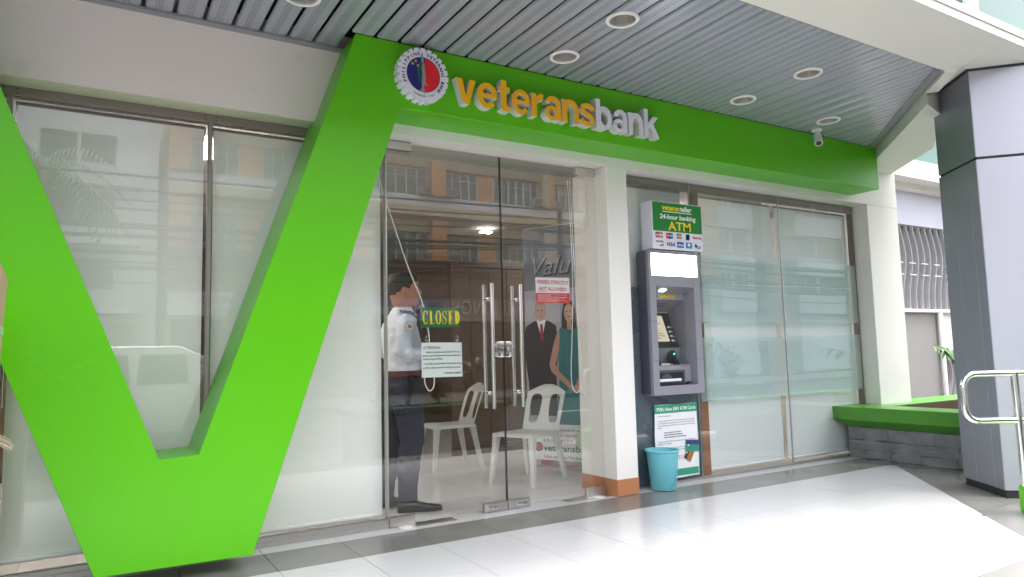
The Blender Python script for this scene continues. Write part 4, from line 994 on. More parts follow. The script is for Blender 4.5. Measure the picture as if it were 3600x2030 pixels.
# ------------------------------------------------------------------ plastic chairs
PCH = mat('white_chair_plastic', (.56, .57, .55), .38, var=.05, scale=6, rvar=.06, stain=(12, (.36, .35, .33), .66))
def make_chair():
    t = thing('plastic_chair', 'x', 'chair', (0, 0, 0), 'white plastic chairs inside the bank')
    # seat (front towards +x)
    mb = MB(); nx_, ny_ = 6, 6; vs_ = []
    X = [-.215, -.19, -.10, .02, .13, .205, .232]; Y = [-.225, -.205, -.10, 0, .10, .205, .225]
    for i, x in enumerate(X):
        for j, y in enumerate(Y):
            k = 1-.10*max(0, (.02-x)/.22)
            edge = i in (0, 6) or j in (0, 6)
            vs_.append((x, y*k, .438-(.035 if edge else 0)-.010*(1-(y/.225)**2)*(1 if not edge else 0)+(.004 if x > .1 and not edge else 0)))
    mb.add(vs_, [(i*7+j, (i+1)*7+j, (i+1)*7+j+1, i*7+j+1) for i in range(6) for j in range(6)])
    subsurf('seat', mb, PCH, t, 2, .007)
    # back with two long openings
    Yc = [-.200, -.150, -.055, .055, .150, .200]; Zc = [.40, .475, .56, .66, .745, .80, .835]
    mb = MB(); vs_ = []
    for j, z in enumerate(Zc):
        for i, y in enumerate(Yc):
            wid = 1.0+.07*(z-.4)/.44; yy = y*wid
            if j == 6: yy *= .80
            if j == 5: yy *= .97
            zz = z-(.07*(abs(y)/.2)**3 if j == 6 else (.03*(abs(y)/.2)**2 if j == 5 else 0))
            x = -.205-.30*(z-.40)-.10*(z-.4)**2+.55*yy*yy
            if j in (1, 2, 3, 4) and i in (2, 3): yy *= (1.0+.35*(j in (1,)))*(.85 if j > 2 else 1)
            vs_.append((x, yy, zz))
    fs = []
    for j in range(6):
        for i in range(5):
            if i in (1, 3) and 1 <= j <= 3: continue
            fs.append((j*6+i, j*6+i+1, (j+1)*6+i+1, (j+1)*6+i))
    mb.add(vs_, fs); subsurf('backrest', mb, PCH, t, 2, .008)
    for sx, sy in ((1, 1), (1, -1), (-1, 1), (-1, -1)):
        tx, ty = (.195, .19*sy) if sx > 0 else (-.185, .165*sy); bx, by = (.240, .225*sy) if sx > 0 else (-.275, .205*sy)
        def sec(x, y, z, w, d_): return [(x-w, y-d_*sy, z), (x+w, y-d_*sy, z), (x+w, y+d_*sy, z), (x-w, y+d_*sy, z)]
        MB().rings([sec(tx, ty, .432, .032, .026), sec(tx+(bx-tx)*.3, ty+(by-ty)*.3, .30, .024, .022), sec(bx, by, 0.001, .017, .019)]).build('leg', PCH, t, .005, 2)
    return t
def copy_tree(o, parent=None):
    c = o.copy(); COL.objects.link(c); c.parent = parent
    if parent is not None: c.matrix_parent_inverse = o.matrix_parent_inverse.copy()
    for ch in list(o.children): copy_tree(ch, c)
    return c
ch = make_chair(); ch['label'] = 'white plastic chair with oval back openings in front of the banner'
ch2 = copy_tree(ch); ch2['label'] = 'white plastic chair seen from the side beyond the guard'
ch.location = (3.36, .845, 0); ch.rotation_euler = (0, 0, math.atan2(-.19, -.42)-R(3))
ch2.location = (3.16, 2.02, 0); ch2.rotation_euler = (0, 0, R(180)-R(4))

# ------------------------------------------------------------------ banner
bn_ = thing('standing_banner', 'tall pull up banner picturing a suited man and a woman in teal', 'banner', (0, 0, 0))
BANP = mat('banner_grey', '#a3a4b0', .45, var=.03); BANW = mat('banner_white', (.72, .73, .76), .45, var=.01); BANT = mat('banner_teal_dress', '#0f6f73', .5, var=.12, scale=9)
SUITP = mat('banner_suit', '#1d1a22', .5, var=.1, scale=6); SKNP = mat('banner_skin', '#b98d7a', .5, var=.08, scale=14); HAIRP = mat('banner_hair', '#1b1416', .5, var=0); GREYH = mat('banner_grey_hair', '#7d7878', .5, var=.1); TIEP = mat('banner_tie', '#8f2030', .5, var=0)
BANB = mat('banner_slate', '#6d7480', .45, var=.08, scale=3)
MB().box(-.08, .76, 0, .004, .02, 2.39).build('sheet', BANW, bn_)
flat('upper_ground', [(-.078, .44), (.758, .44), (.758, 2.385), (-.078, 2.385)], -.0002, BANP, bn_); flat('upper_band', [(-.078, 1.75), (.758, 1.75), (.758, 2.385), (-.078, 2.385)], -.0012, BANB, bn_)
y_ = -.0024
flat('suit', [(-.04, .50), (-.05, .82), (-.075, 1.0), (-.085, 1.30), (-.07, 1.385), (.03, 1.44), (.19, 1.44), (.28, 1.385), (.30, 1.2), (.27, .9), (.27, .50)], y_, SUITP, bn_)
flat('shirt_front', [(.06, 1.445), (.115, 1.25), (.165, 1.445)], y_-.001, PAPER, bn_); flat('tie', [(.10, 1.405), (.13, 1.405), (.135, 1.26), (.115, 1.23), (.097, 1.26)], y_-.002, TIEP, bn_)
flat('face', [(.105+.062*math.cos(R(a)), 1.53+.095*math.sin(R(a))) for a in range(0, 360, 15)], y_-.003, SKNP, bn_)
flat('hair', [(.105+.068*math.cos(R(a)), 1.545+.09*math.sin(R(a))) for a in range(25, 156, 10)]+[(.06, 1.60), (.105, 1.612), (.15, 1.60)], y_-.004, GREYH, bn_)
for dx in (-.024, .024): flat('eye', [(.105+dx-.012, 1.54), (.105+dx+.012, 1.54), (.105+dx+.012, 1.548), (.105+dx-.012, 1.548)], y_-.005, HAIRP, bn_)
flat('mouth', [(.083, 1.480), (.127, 1.480), (.120, 1.488), (.09, 1.488)], y_-.005, TIEP, bn_)
flat('long_hair', [(.345, 1.30), (.35, 1.5), (.375, 1.60), (.42, 1.635), (.475, 1.61), (.50, 1.52), (.51, 1.32), (.46, 1.28), (.40, 1.28)], y_-.0035, HAIRP, bn_)
flat('dress', [(.245, .42), (.30, .80), (.30, 1.0), (.285, 1.25), (.33, 1.37), (.39, 1.34), (.47, 1.34), (.53, 1.37), (.58, 1.25), (.565, 1.0), (.60, .75), (.66, .42)], y_-.0045, BANT, bn_)
flat('face', [(.428+.054*math.cos(R(a)), 1.505+.085*math.sin(R(a))) for a in range(0, 360, 15)], y_-.0055, SKNP, bn_)
flat('neck', [(.405, 1.34), (.455, 1.34), (.452, 1.44), (.408, 1.44)], y_-.0048, SKNP, bn_)
for dx in (-.02, .02): flat('eye', [(.428+dx-.010, 1.515), (.428+dx+.010, 1.515), (.428+dx+.010, 1.523), (.428+dx-.010, 1.523)], y_-.0065, HAIRP, bn_)
flat('mouth', [(.405, 1.462), (.451, 1.462), (.443, 1.473), (.413, 1.473)], y_-.0065, TIEP, bn_)
flat('arm', [(.285, 1.30), (.325, 1.32), (.31, 1.15), (.265, 1.0), (.30, .94), (.45, .80), (.50, .76), (.475, .73), (.40, .78), (.22, .93), (.195, 1.0), (.24, 1.17)], y_-.0055, SKNP, bn_)
flat('arm', [(.535, 1.32), (.575, 1.28), (.625, 1.05), (.64, .96), (.60, .90), (.50, .745), (.46, .77), (.57, .97), (.545, 1.1)], y_-.0055, SKNP, bn_)
text('headline', 'Value', -.03, y_-.006, 1.90, .27, GREYP, bn_, .0, width=.56, shear=.35, res=4); text('headline', 'Value', -.022, y_-.0045, 1.888, .27, INKK, bn_, .0, width=.56, shear=.35, res=4)
BTXT = mat('banner_text', (.10, .10, .12), .5, var=0); BTG = mat('banner_green_text', '#2f6f68', .5, var=0)
text('text_line', 'We may not be a big bank but we are', .03, -.0012, .352, .040, BTXT, bn_, .006, width=.53); text('text_line', 'a bank with a big heart.', .145, -.0012, .302, .040, BTXT, bn_, .006, width=.34)
text('text_line', 'p h i l i p p i n e', .10, -.0012, .250, .040, BTXT, bn_, .012, width=.32)
text('text_line', 'veteransbank', .10, -.0012, .158, .088, BTG, bn_, .025, width=.56); text('text_line', 'A Bank with a Heart', .10, -.0012, .090, .038, BTXT, bn_, .006, width=.265); text('text_line', 'for Every Filipino', .40, -.0012, .090, .038, BTXT, bn_, .006, width=.26)
flat('heart', [(.372, .108), (.386, .122), (.392, .112), (.398, .124), (.385, .098)], -.0012, SRED, bn_)
flat('seal', circ(.045, .195, .045, 24), -.0012, mat('seal_maroon', '#7a2334', .5, var=.1), bn_); flat('seal', circ(.045, .195, .028, 20), -.0022, BANP, bn_); flat('seal', circ(.045, .195, .022, 20), -.0032, REDP, bn_)
for k in range(6): flat('footer_block', [(-.078+k*.14, .024), (.062+k*.14, .024), (.062+k*.14, .07), (-.078+k*.14, .07)], -.0012, [BANP, TIEP, BANB, SKNP, BANP, BANB][k], bn_)
box('stand_base', -.08, .76, -.08, .10, 0, .022, ALU, bn_, .006)
MB().tube([(.34, .03, .01), (.34, .012, 2.38)], .009, 8).build('support_pole', ALU, bn_)
bn_.location = (3.87, 1.52, 0); bn_.rotation_euler = (0, 0, math.atan2(-.898, .44))

# ------------------------------------------------------------------ guard
SKIN = mat('skin', '#b07b5e', .5, var=.10, scale=18, sss=.15)
HAIRM = mat('hair', (.012, .010, .010), .6, var=.2, scale=80, bump=.4, bscale=400)
SHIRT = mat('white_uniform_shirt', (.66, .69, .76), .8, var=.04, scale=7, bump=.05, bscale=300)
NAVYC = mat('navy_trousers', (.020, .020, .040), .8, var=.15, scale=9, bump=.06, bscale=300)
LEATH = mat('black_leather', (.014, .013, .014), .28, var=.2, scale=20, bump=.1, bscale=60)
GT = Matrix.Translation((2.04, .46, 0)) @ Matrix.Rotation(R(-5), 4, 'Z') @ Matrix.Diagonal((1.06, 1, 1, 1))
def ell(c, ax, up, ra, rb, n=20):
    """ring of n points round c in the plane normal to ax; ra along up, rb along ax x up"""
    ax = Vector(ax).normalized(); up = Vector(up); up = (up-ax*up.dot(ax)).normalized(); sd = ax.cross(up); c = Vector(c)
    return [GT @ (c+up*(ra*math.cos(2*math.pi*i/n))+sd*(rb*math.sin(2*math.pi*i/n))) for i in range(n)]
def limb(pts, up=(1, 0, 0), n=18):
    """pts: (x,y,z,ra,rb) lofted tube"""
    rs = []
    for i, p in enumerate(pts):
        a = Vector(pts[max(i-1, 0)][:3]); b_ = Vector(pts[min(i+1, len(pts)-1)][:3])
        rs.append(ell(p[:3], b_-a, up, p[3], p[4], n))
    return MB().rings(rs)
HEAD = [(1.40, -.075, .060, .070), (1.44, -.066, .056, .060), (1.475, -.064, .054, .057), (1.492, -.066, .074, .058), (1.503, -.070, .108, .050), (1.512, -.075, .120, .056), (1.527, -.082, .122, .062), (1.542, -.088, .116, .066),
        (1.552, -.092, .129, .068), (1.562, -.094, .119, .069), (1.571, -.096, .129, .070), (1.582, -.099, .120, .071), (1.594, -.102, .121, .072), (1.610, -.104, .119, .073), (1.628, -.106, .112, .074), (1.645, -.107, .116, .076), (1.660, -.107, .116, .077), (1.685, -.102, .108, .075), (1.706, -.090, .093, .068), (1.722, -.070, .070, .054), (1.732, -.040, .036, .030)]
NOSE = {1.582: .018, 1.594: .029, 1.610: .022, 1.628: .013, 1.645: .003}
NH = 40
def head_rings(off=0.0, zmin=0, hairline=None):
    rs = []
    for z, xb, xf, w in HEAD:
        if z < zmin: continue
        xc = (xb+xf)/2; rx = (xf-xb)/2; ring_ = []
        for i in range(NH):
            a = 2*math.pi*i/NH; aa = a if a <= math.pi else a-2*math.pi
            ca, sa = math.cos(aa), math.sin(aa)
            px = xc+rx*math.copysign(abs(ca)**.85, ca); py = w*math.copysign(abs(sa)**.9, sa)
            if z in NOSE: px += NOSE[z]*math.exp(-(py/.0115)**2)*(1 if ca > 0 else 0)
            if abs(z-1.628) < .001 and ca > 0: px -= .010*math.exp(-((abs(py)-.031)/.014)**2)
            if hairline is not None:
                o_ = off if abs(aa) > hairline(z) else -.012
                px += o_*ca; py += o_*sa
            ring_.append(GT @ Vector((px, py, z+(off*.8 if hairline and z > 1.70 else 0))))
        rs.append(ring_)
    return rs
parts = [MB().rings(head_rings())]
parts.append(limb([(-.012, 0, 1.44, .06, .062), (-.02, 0, 1.38, .085, .13), (-.02, 0, 1.30, .105, .165), (-.01, 0, 1.18, .108, .160), (-.01, 0, 1.05, .105, .150), (-.01, 0, .95, .11, .160), (-.015, 0, .86, .10, .15)], (1, 0, 0), 28))
def arm(s_, d_=0.0):
    sh = [(-.02, .165*s_, 1.385, .05, .05), (-.035, .205*s_, 1.33, .052, .05), (-.065, .225*s_, 1.22, .047, .045), (-.085, .228*s_, 1.155, .044, .042), (-.03, .222*s_, 1.125, .043, .041), (.06, .195*s_, 1.13, .038, .036), (.15, .16*s_, 1.15, .030, .030), (.19, .145*s_, 1.158, .026, .030)]
    return [(x, y, z, a+d_, b_+d_) for x, y, z, a, b_ in sh]
def hand(s_):
    out = [limb([(.185, .147*s_, 1.157, .020, .030), (.215, .137*s_, 1.158, .017, .042), (.255, .118*s_, 1.156, .015, .042), (.272, .112*s_, 1.155, .010, .036)], (0, 0, 1), 14)]
    for k, ln in enumerate((.062, .072, .068, .052)):
        y = .118*s_+(-.030+.020*k)*1.0; x = .262
        out.append(limb([(x, y, 1.156, .0085, .0085), (x+ln*.45, y-.004*s_, 1.152, .0085, .0085), (x+ln*.75, y-.006*s_, 1.134, .008, .008), (x+ln*.72, y-.006*s_, 1.112, .0065, .0065)], (0, 0, 1), 8))
    out.append(limb([(.205, .10*s_, 1.160, .011, .011), (.24, .075*s_, 1.155, .010, .010), (.268, .068*s_, 1.146, .008, .008)], (0, 0, 1), 8))
    return out
for s_ in (1, -1): parts.append(limb(arm(s_), (1, 0, 0), 14)); parts += hand(s_)
def leg(s_, d_=0.0, top=.92):
    if s_ < 0: pts = [(-.01, -.085, top, .10, .09), (.005, -.092, .80, .092, .082), (.02, -.098, .62, .075, .068), (.025, -.10, .50, .062, .058), (-.002, -.105, .36, .060, .055), (-.015, -.108, .20, .047, .042), (-.015, -.11, .09, .042, .038)]
    else: pts = [(-.03, .085, top, .10, .09), (-.03, .092, .80, .092, .082), (-.03, .10, .62, .075, .068), (-.035, .105, .50, .062, .058), (-.07, .115, .36, .060, .055), (-.10, .125, .20, .047, .042), (-.11, .13, .09, .042, .038)]
    return [(x, y, z, a+d_, b_+d_) for x, y, z, a, b_ in pts]
for s_ in (1, -1):
    parts.append(limb(leg(s_), (1, 0, 0), 16))
    fx_, fy_ = leg(s_)[-1][:2]
    parts.append(limb([(fx_-.02, fy_, .045, .026, .022), (fx_+.07, fy_-.008, .036, .018, .024), (fx_+.16, fy_-.015, .026, .012, .020)], (0, 0, 1), 12))
for s_ in (1, -1): parts.append(limb([(-.008, .072*s_, 1.635, .008, .004), (-.014, .082*s_, 1.625, .020, .007), (-.012, .084*s_, 1.605, .024, .008), (-.004, .079*s_, 1.583, .015, .007), (.0, .073*s_, 1.574, .006, .004)], (1, 0, 0), 10))
person = remesh('person', parts, .0072, SKIN, None, 1)
tag(person, 'guard in white long sleeved shirt and navy trousers standing in profile behind the left door', 'person')
from mathutils import noise as mnoise
def folds(co):
    p = Vector((co.x*9, co.y*9, co.z*5)); return .010*mnoise.noise(p)+.008*mnoise.noise(Vector((co.x*20+co.z*9, co.y*20, co.z*16)))
hairb = head_rings(.0135, 1.565, lambda z: 2.35 if z < 1.585 else (1.95 if z < 1.60 else (1.72 if z < 1.62 else (1.36 if z < 1.65 else (1.15 if z < 1.67 else (.78 if z < 1.70 else -1))))))
MB().rings(hairb).build('hair', HAIRM, person, smooth=True, ang=80)
sp_ = [limb([(.0, 0, 1.452, .066, .068), (-.012, 0, 1.43, .074, .085), (-.02, 0, 1.395, .095, .150), (-.02, 0, 1.32, .122, .185), (-.008, 0, 1.20, .128, .182), (-.005, 0, 1.08, .126, .172), (-.008, 0, .99, .124, .170), (-.008, 0, .965, .120, .168)], (1, 0, 0), 30)]
for s_ in (1, -1): sp_.append(limb(arm(s_, .014)[:-1]+[(.178, .15*s_, 1.156, .040, .040)], (1, 0, 0), 16))
remesh('shirt', sp_, .011, SHIRT, person, 2, folds)
remesh('trousers', [limb([(-.008, 0, .995, .124, .168), (-.01, 0, .95, .128, .174), (-.015, 0, .88, .128, .176), (-.015, 0, .84, .11, .165)], (1, 0, 0), 26)]+[limb([(x, y, z, a+.022, b_+.020) for x, y, z, a, b_ in leg(s_)[:-1]]+[(leg(s_)[-1][0]+.004, leg(s_)[-1][1], .075, .072, .062)], (1, 0, 0), 18) for s_ in (1, -1)], .012, NAVYC, person, 2, folds)
# collar, epaulettes, belt, patch, strap, name tag
col_ = []
for z, rx, ry, xo in ((1.435, .078, .080, -.006), (1.470, .069, .068, -.003), (1.478, .069, .067, -.003), (1.440, .088, .092, -.002)):
    col_.append([GT @ Vector((xo+rx*math.cos(R(a))+(.022 if abs((a+180) % 360-180) < 28 and z < 1.45 else 0), ry*math.sin(R(a)), z-(.02 if abs((a+180) % 360-180) < 35 else 0))) for a in range(0, 360, 10)])
MB().rings(col_, cap=False).build('collar', SHIRT, person, smooth=True, ang=60)
EPA = mat('navy_epaulette', (.02, .025, .07), .7, var=.1)
for s_ in (1, -1):
    MB().add([GT @ Vector(v) for v in ((-.055, .085*s_, 1.448), (.03, .085*s_, 1.442), (.03, .190*s_, 1.418), (-.055, .190*s_, 1.420), (-.055, .085*s_, 1.456), (.03, .085*s_, 1.450), (.03, .195*s_, 1.424), (-.055, .195*s_, 1.426))], [(0, 1, 2, 3), (4, 5, 6, 7), (0, 1, 5, 4), (1, 2, 6, 5), (2, 3, 7, 6), (3, 0, 4, 7)]).build('epaulette', EPA, person, .003)
def disc(c, nrm, r_, m, name, th=.002):
    n_ = Vector(nrm).normalized(); c = Vector(c)
    MB().tube([GT @ (c), GT @ (c+n_*th)], r_, 24).build(name, m, person)
for r_, m_, k in ((.036, BLACKP, 0), (.033, PAPER, 1), (.024, BLACKP, 2), (.022, PAPER, 3), (.014, mat('patch_orange', '#c9713a', .6, var=.3, scale=60), 4)):
    disc((-.038, -.2745-.0018*k, 1.325), (.05, -1, .12), r_, m_, 'shoulder_patch')
belt = []
for z, e in ((.965, .006), (.970, .010), (1.005, .010), (1.010, .006)): belt.append([GT @ Vector((-.008+(.124+e)*math.cos(R(a)), (.170+e)*math.sin(R(a)), z)) for a in range(0, 360, 10)])
MB().rings(belt, cap=False).build('belt', mat('dark_red_belt', (.10, .018, .02), .5, var=.3, scale=30), person, smooth=True)
MB().box(-.02, .06, -.215, -.172, .84, .96).build('pouch', LEATH, person, .01, 2)
person_ch = bpy.data.objects.get('pouch'); person_ch.data.transform(GT)
st = []
for i in range(9):
    t = i/8; x = .055+.075*math.sin(t*2.2); y = -.095+t*.14; z = 1.435-t*.34
    st.append((x+.028 if t > .1 else x+.01, y, z))
mb = MB()
for i in range(8):
    a, b_ = Vector(st[i]), Vector(st[i+1]); w_ = Vector((0, .016, .010)); o_ = Vector((.008, -.004, .002))
    mb.add([GT @ v for v in (a-w_, a+w_, b_+w_, b_-w_, a-w_+o_, a+w_+o_, b_+w_+o_, b_-w_+o_)], [(0, 1, 2, 3), (4, 5, 6, 7), (0, 1, 5, 4), (1, 2, 6, 5), (2, 3, 7, 6), (3, 0, 4, 7)])
mb.build('sling', LEATH, person, smooth=True, ang=50)
disc((.112, -.075, 1.335), (1, -.5, .1), .018, PAPER, 'name_tag'); disc((.1135, -.0757, 1.335), (1, -.5, .1), .012, EPA, 'name_tag')
EYEW = mat('eye_white', (.7, .68, .64), .3, var=0)
for s_ in (1, -1):
    mbx = MB().lathe([(.001, -.007), (.006, -.005), (.0085, 0), (.006, .005), (.001, .007)], (0, 0, 0), 12)
    me = _mesh('eye', mbx.v, mbx.f); me.transform(Matrix.Translation((.098, .031*s_, 1.627))); me.transform(GT); link('eye', me, EYEW, person, True)
    mbx = MB().tube([(.1045, .031*s_, 1.627), (.1075, .031*s_, 1.627)], .0042, 10); me = _mesh('iris', mbx.v, mbx.f); me.transform(GT); link('iris', me, HAIRM, person)
    mbx = MB().box(.104, .117, min(.016*s_, .046*s_), max(.016*s_, .046*s_), 1.645, 1.650); me = _mesh('eyebrow', mbx.v, mbx.f); me.transform(GT); link('eyebrow', me, HAIRM, person)
for s_ in (1, -1):
    fx_, fy_ = leg(s_)[-1][:2]; ang = R(-14) if s_ < 0 else R(2)
    sr = []
    for x, hw, h in ((-.065, .026, .060), (-.055, .036, .075), (-.01, .040, .085), (.05, .041, .082), (.09, .043, .068), (.14, .046, .052), (.19, .042, .044), (.225, .028, .036), (.238, .012, .026)):
        rg = []
        for i in range(16):
            a = 2*math.pi*i/16; yy = hw*math.copysign(abs(math.cos(a))**.8, math.cos(a)); zz = h*.5+h*.5*math.copysign(abs(math.sin(a))**.7, math.sin(a))
            rg.append(GT @ Vector((fx_+x*math.cos(ang)-yy*math.sin(ang), fy_+x*math.sin(ang)+yy*math.cos(ang), zz+.002)))
        sr.append(rg)
    MB().rings(sr).build('shoe', LEATH, person, smooth=True, ang=60)

# ------------------------------------------------------------------ left edge: carton and broom
CARD = mat('cardboard', '#b39a7c', .8, var=.08, scale=9, bump=.05, bscale=200)
ca = thing('cardboard_box', 'tall tan cardboard box with torn top at the left edge', 'box', (-.48, -1.1, 0))
MB().prism([(-.72, 0), (-.31, 0), (-.296, 1.10), (-.290, 1.28), (-.281, 1.47), (-.290, 1.495), (-.312, 1.545), (-.40, 1.555), (-.72, 1.54)], -1.2, -.90).build('carton', CARD, ca, .004)
MB().box(-.73, -.289, -1.2015, -.897, 1.232, 1.268).build('tape', mat('clear_tape', (.55, .58, .58), .2, var=.1), ca)
MB().prism([(-.289, 1.495), (-.282, 1.47), (-.302, 1.51), (-.33, 1.548), (-.312, 1.55)], -1.203, -1.19).build('torn_flap', WOODT, ca)
br = thing('straw_broom', 'frayed straw broom tips poking in at the left edge', 'broom', (-.6, -1.25, 0))
STRAW = mat('straw', '#a59c86', .8, var=.2, scale=40)
mb = MB()
for i in range(26):
    t = random.random(); zz = .875-.02*t*2+random.uniform(-.012, .012)
    mb.tube([(-.52, -1.26+random.uniform(-.02, .02), .99), (-.34, -1.255+random.uniform(-.02, .02), .905-.02*t), (-.215-.02*random.random(), -1.25+random.uniform(-.03, .03), zz-.035)], .0016, 4)
mb.build('bristles', STRAW, br); MB().tube([(-.5, -1.26, .985), (-.72, -1.27, 1.10), (-1.5, -1.3, 1.5)], .014, 10).build('stick', WOODT, br, smooth=True)

# ================================================================== NEIGHBOUR WING (right background)
LIL = mat('lilac_wall', (.55, .55, .64), .6, var=.05, scale=2); GREYM = mat('grey_steel_bars', (.50, .49, .51), .45, .3, var=.08); TAUPE = mat('taupe_panel', (.26, .245, .237), .5, var=.05)
nb = thing('neighbour_building', 'neighbouring lilac building with curved steel window grille seen past the pillar', 'building', (11, 1.5, 0))
YN = 1.5
box('wall', 8.2, 15, YN, YN+.3, 2.947, 3.56, LIL, nb); box('beam', 8.0, 15, YN-.35, YN+.3, 3.5605, 3.77, CREAM, nb); box('ledge', 8.0, 15, YN-.12, YN, 3.47, 3.5600, CREAM, nb)
box('sill', 8.0, 15, YN-.3, YN+.3, 3.7705, 3.86, WHITEW, nb); box('glazing', 8.0, 15, YN-.05, YN, 3.861, 7, TEAL, nb)
box('backing', 9.0, 15, YN+.25, YN+.3, 0, 2.946, TAUPE, nb)
box('white_beam', 9.6, 15, YN-.05, YN+.1, 1.60, 1.648, WHITEW, nb, .006)
box('panel', 9.6, 11.36, YN+.02, YN+.08, .0, 1.5995, TAUPE, nb); box('white_panel', 11.44, 15, YN+.03, YN+.09, 1.02, 1.599, WHITEW, nb)
MB().tube([(11.40, YN-.03, 0), (11.40, YN-.03, 1.6)], .038, 16).build('pipe', WPLAST, nb, smooth=True)
def sbar(x, z0, z1):
    pts = []; n = 14
    for i in range(n+1):
        t = i/n; pts.append((x+.07*math.sin((t-.12)*math.pi*1.9)+.04*t*0, YN+.05, z1-(z1-z0)*t))
    mb_ = MB(); w = .05
    rs = [[(p[0]-.006, YN+.02, p[2]), (p[0]+.006, YN+.02, p[2]), (p[0]+.006, YN+.02+w, p[2]), (p[0]-.006, YN+.02+w, p[2])] for p in pts]
    mb_.rings(rs); return mb_.build('grille_bar', GREYM, nb, smooth=True, ang=50)
for i in range(24): sbar(9.75+i*.172, 1.65, 2.945)
for i in range(12):
    for zz in (2.18, 2.36): box('tie_bar', 9.72+i*.344, 9.90+i*.344, YN+.012, YN+.02, zz-.006, zz+.006, WPLAST, nb)
for i in range(14): sbar(11.5+i*.172, .05, 1.018)
box('grille_backing', 9.0, 15, YN+.14, YN+.16, 1.649, 2.946, mat('dark_louvre', (.20, .195, .205), .5, var=.1), nb)
# leafy sprig by the pillar
LEAFM = mat('leaf', (.09, .22, .03), .45, var=.3, scale=12, sss=.1); LEAFD = mat('leaf_dark', (.035, .10, .022), .45, var=.35, scale=8)
STEMM = mat('stem', (.13, .12, .05), .7, var=.2)
def leaf_quads(mb, base, d_, ln, wd, droop=.3):
    d_ = Vector(d_).normalized(); sd = d_.cross(Vector((0, 0, 1)))
    if sd.length < .1: sd = Vector((1, 0, 0))
    sd.normalize(); b_ = Vector(base); pts = []
    for t, w in ((0, .08), (.3, 1), (.65, .8), (1, .02)):
        c = b_+d_*ln*t+Vector((0, 0, -droop*ln*t*t)); pts.append((c-sd*wd*w*.5+Vector((0, 0, .12*wd*w)), c, c+sd*wd*w*.5+Vector((0, 0, .12*wd*w))))
    vs_ = [p for q in pts for p in q]; mb.add(vs_, [(i*3+j, i*3+j+1, (i+1)*3+j+1, (i+1)*3+j) for i in range(3) for j in range(2)])
def plant(name, label, x, y, z, h, n_st, n_lf, ln, wd, sprd, m, seed, group=None):
    rn = random.Random(seed); t = thing(name, label, 'plant', (x, y, z), group)
    st_, lf = MB(), MB()
    for k in range(n_st):
        a = rn.uniform(0, 6.28); r_ = rn.uniform(.2, 1)*sprd; hh = h*rn.uniform(.65, 1)
        p = [Vector((x, y, z)), Vector((x+r_*.4*math.cos(a), y+r_*.4*math.sin(a), z+hh*.55)), Vector((x+r_*math.cos(a), y+r_*math.sin(a), z+hh))]
        st_.tube(p, .006, 5)
        for q in range(n_lf):
            t_ = rn.uniform(.25, 1); b_ = p[0].lerp(p[1], t_*2) if t_ < .5 else p[1].lerp(p[2], t_*2-1)
            aa = rn.uniform(0, 6.28); leaf_quads(lf, b_, (math.cos(aa), math.sin(aa), rn.uniform(-.1, .7)), ln*rn.uniform(.6, 1.2), wd*rn.uniform(.7, 1.2), rn.uniform(.2, .8))
    st_.build('stem', STEMM, t); lf.build('foliage', m, t, smooth=True, ang=80)
    return t
sg = thing('plant', 'bright green leafy sprig between the neighbour wall and the pillar', 'plant', (7.55, -.6, .40))
stp = MB().tube([(7.72, -.6, .38), (7.74, -.6, .8), (7.72, -.6, .98), (7.55, -.6, 1.06), (7.30, -.6, 1.09)], .005, 6); stp.build('stem', STEMM, sg)
lfm = MB(); rn = random.Random(4)
for bx, bz in ((7.30, 1.09), (7.34, 1.09), (7.40, 1.085), (7.45, 1.08), (7.50, 1.07), (7.56, 1.06), (7.60, 1.05), (7.65, 1.03), (7.70, 1.0), (7.70, .93), (7.55, 1.06), (7.42, 1.08)):
    leaf_quads(lfm, (bx, -.6, bz), (rn.uniform(-.7, .3), rn.uniform(-.8, .5), rn.uniform(-.7, .1)), rn.uniform(.09, .15), .05, .5)
lfm.build('foliage', LEAFM, sg, smooth=True, ang=80)

# ================================================================== ACROSS THE STREET (seen in the glass)
TAN = mat('hotel_tan', (.62, .51, .33), .7, var=.08, scale=1.5, stain=(.6, (.36, .30, .22), .6)); ORNG = mat('hotel_orange', (.70, .35, .14), .7, var=.06, scale=1.5); SPAN = mat('hotel_white', (.74, .74, .79), .7, var=.08, scale=1.2, stain=(.9, (.42, .42, .44), .6))
WGL = mat('hotel_glass', (.10, .17, .165), .12, var=.25, scale=1.2); WFR = mat('hotel_frame', (.70, .70, .70), .5, var=.03); ACW = mat('aircon_white', (.50, .48, .45), .6, var=.1); ACG = mat('aircon_grille', (.17, .14, .13), .6, var=.1)
AWN = mat('awning_brown', (.10, .055, .045), .6, var=.15)
YH = -24.0
ho = thing('hotel_building', 'tan and orange hotel across the street, mirrored in the glass', 'building', (16, YH, 0))
X0, X1 = 2.5, 30.3
box('wall', X0, X1, YH-8, YH-.25, -.6, 11.4, TAN, ho)
box('shopfront', X0+.2, X1-.2, YH-.25, YH-.20, -.45, 2.7, mat('dark_shopfront', (.07, .05, .045), .3, var=.3, scale=.7), ho)
box('sign_fascia', X0, X1, YH-.25, YH+.05, 2.7, 3.72, mat('hotel_fascia', (.48, .40, .33), .6, var=.05, scale=1), ho); box('upper_fascia', X0, X1, YH-.25, YH+.12, 3.7205, 4.9, mat('hotel_tan_shaded', (.26, .20, .15), .7, var=.1, scale=1), ho)  # upper fascia: hotel tan darkened, awning shade put into its colour
box('awning', X0, X1, YH-.25, YH+.9, 4.92, 5.26, AWN, ho)
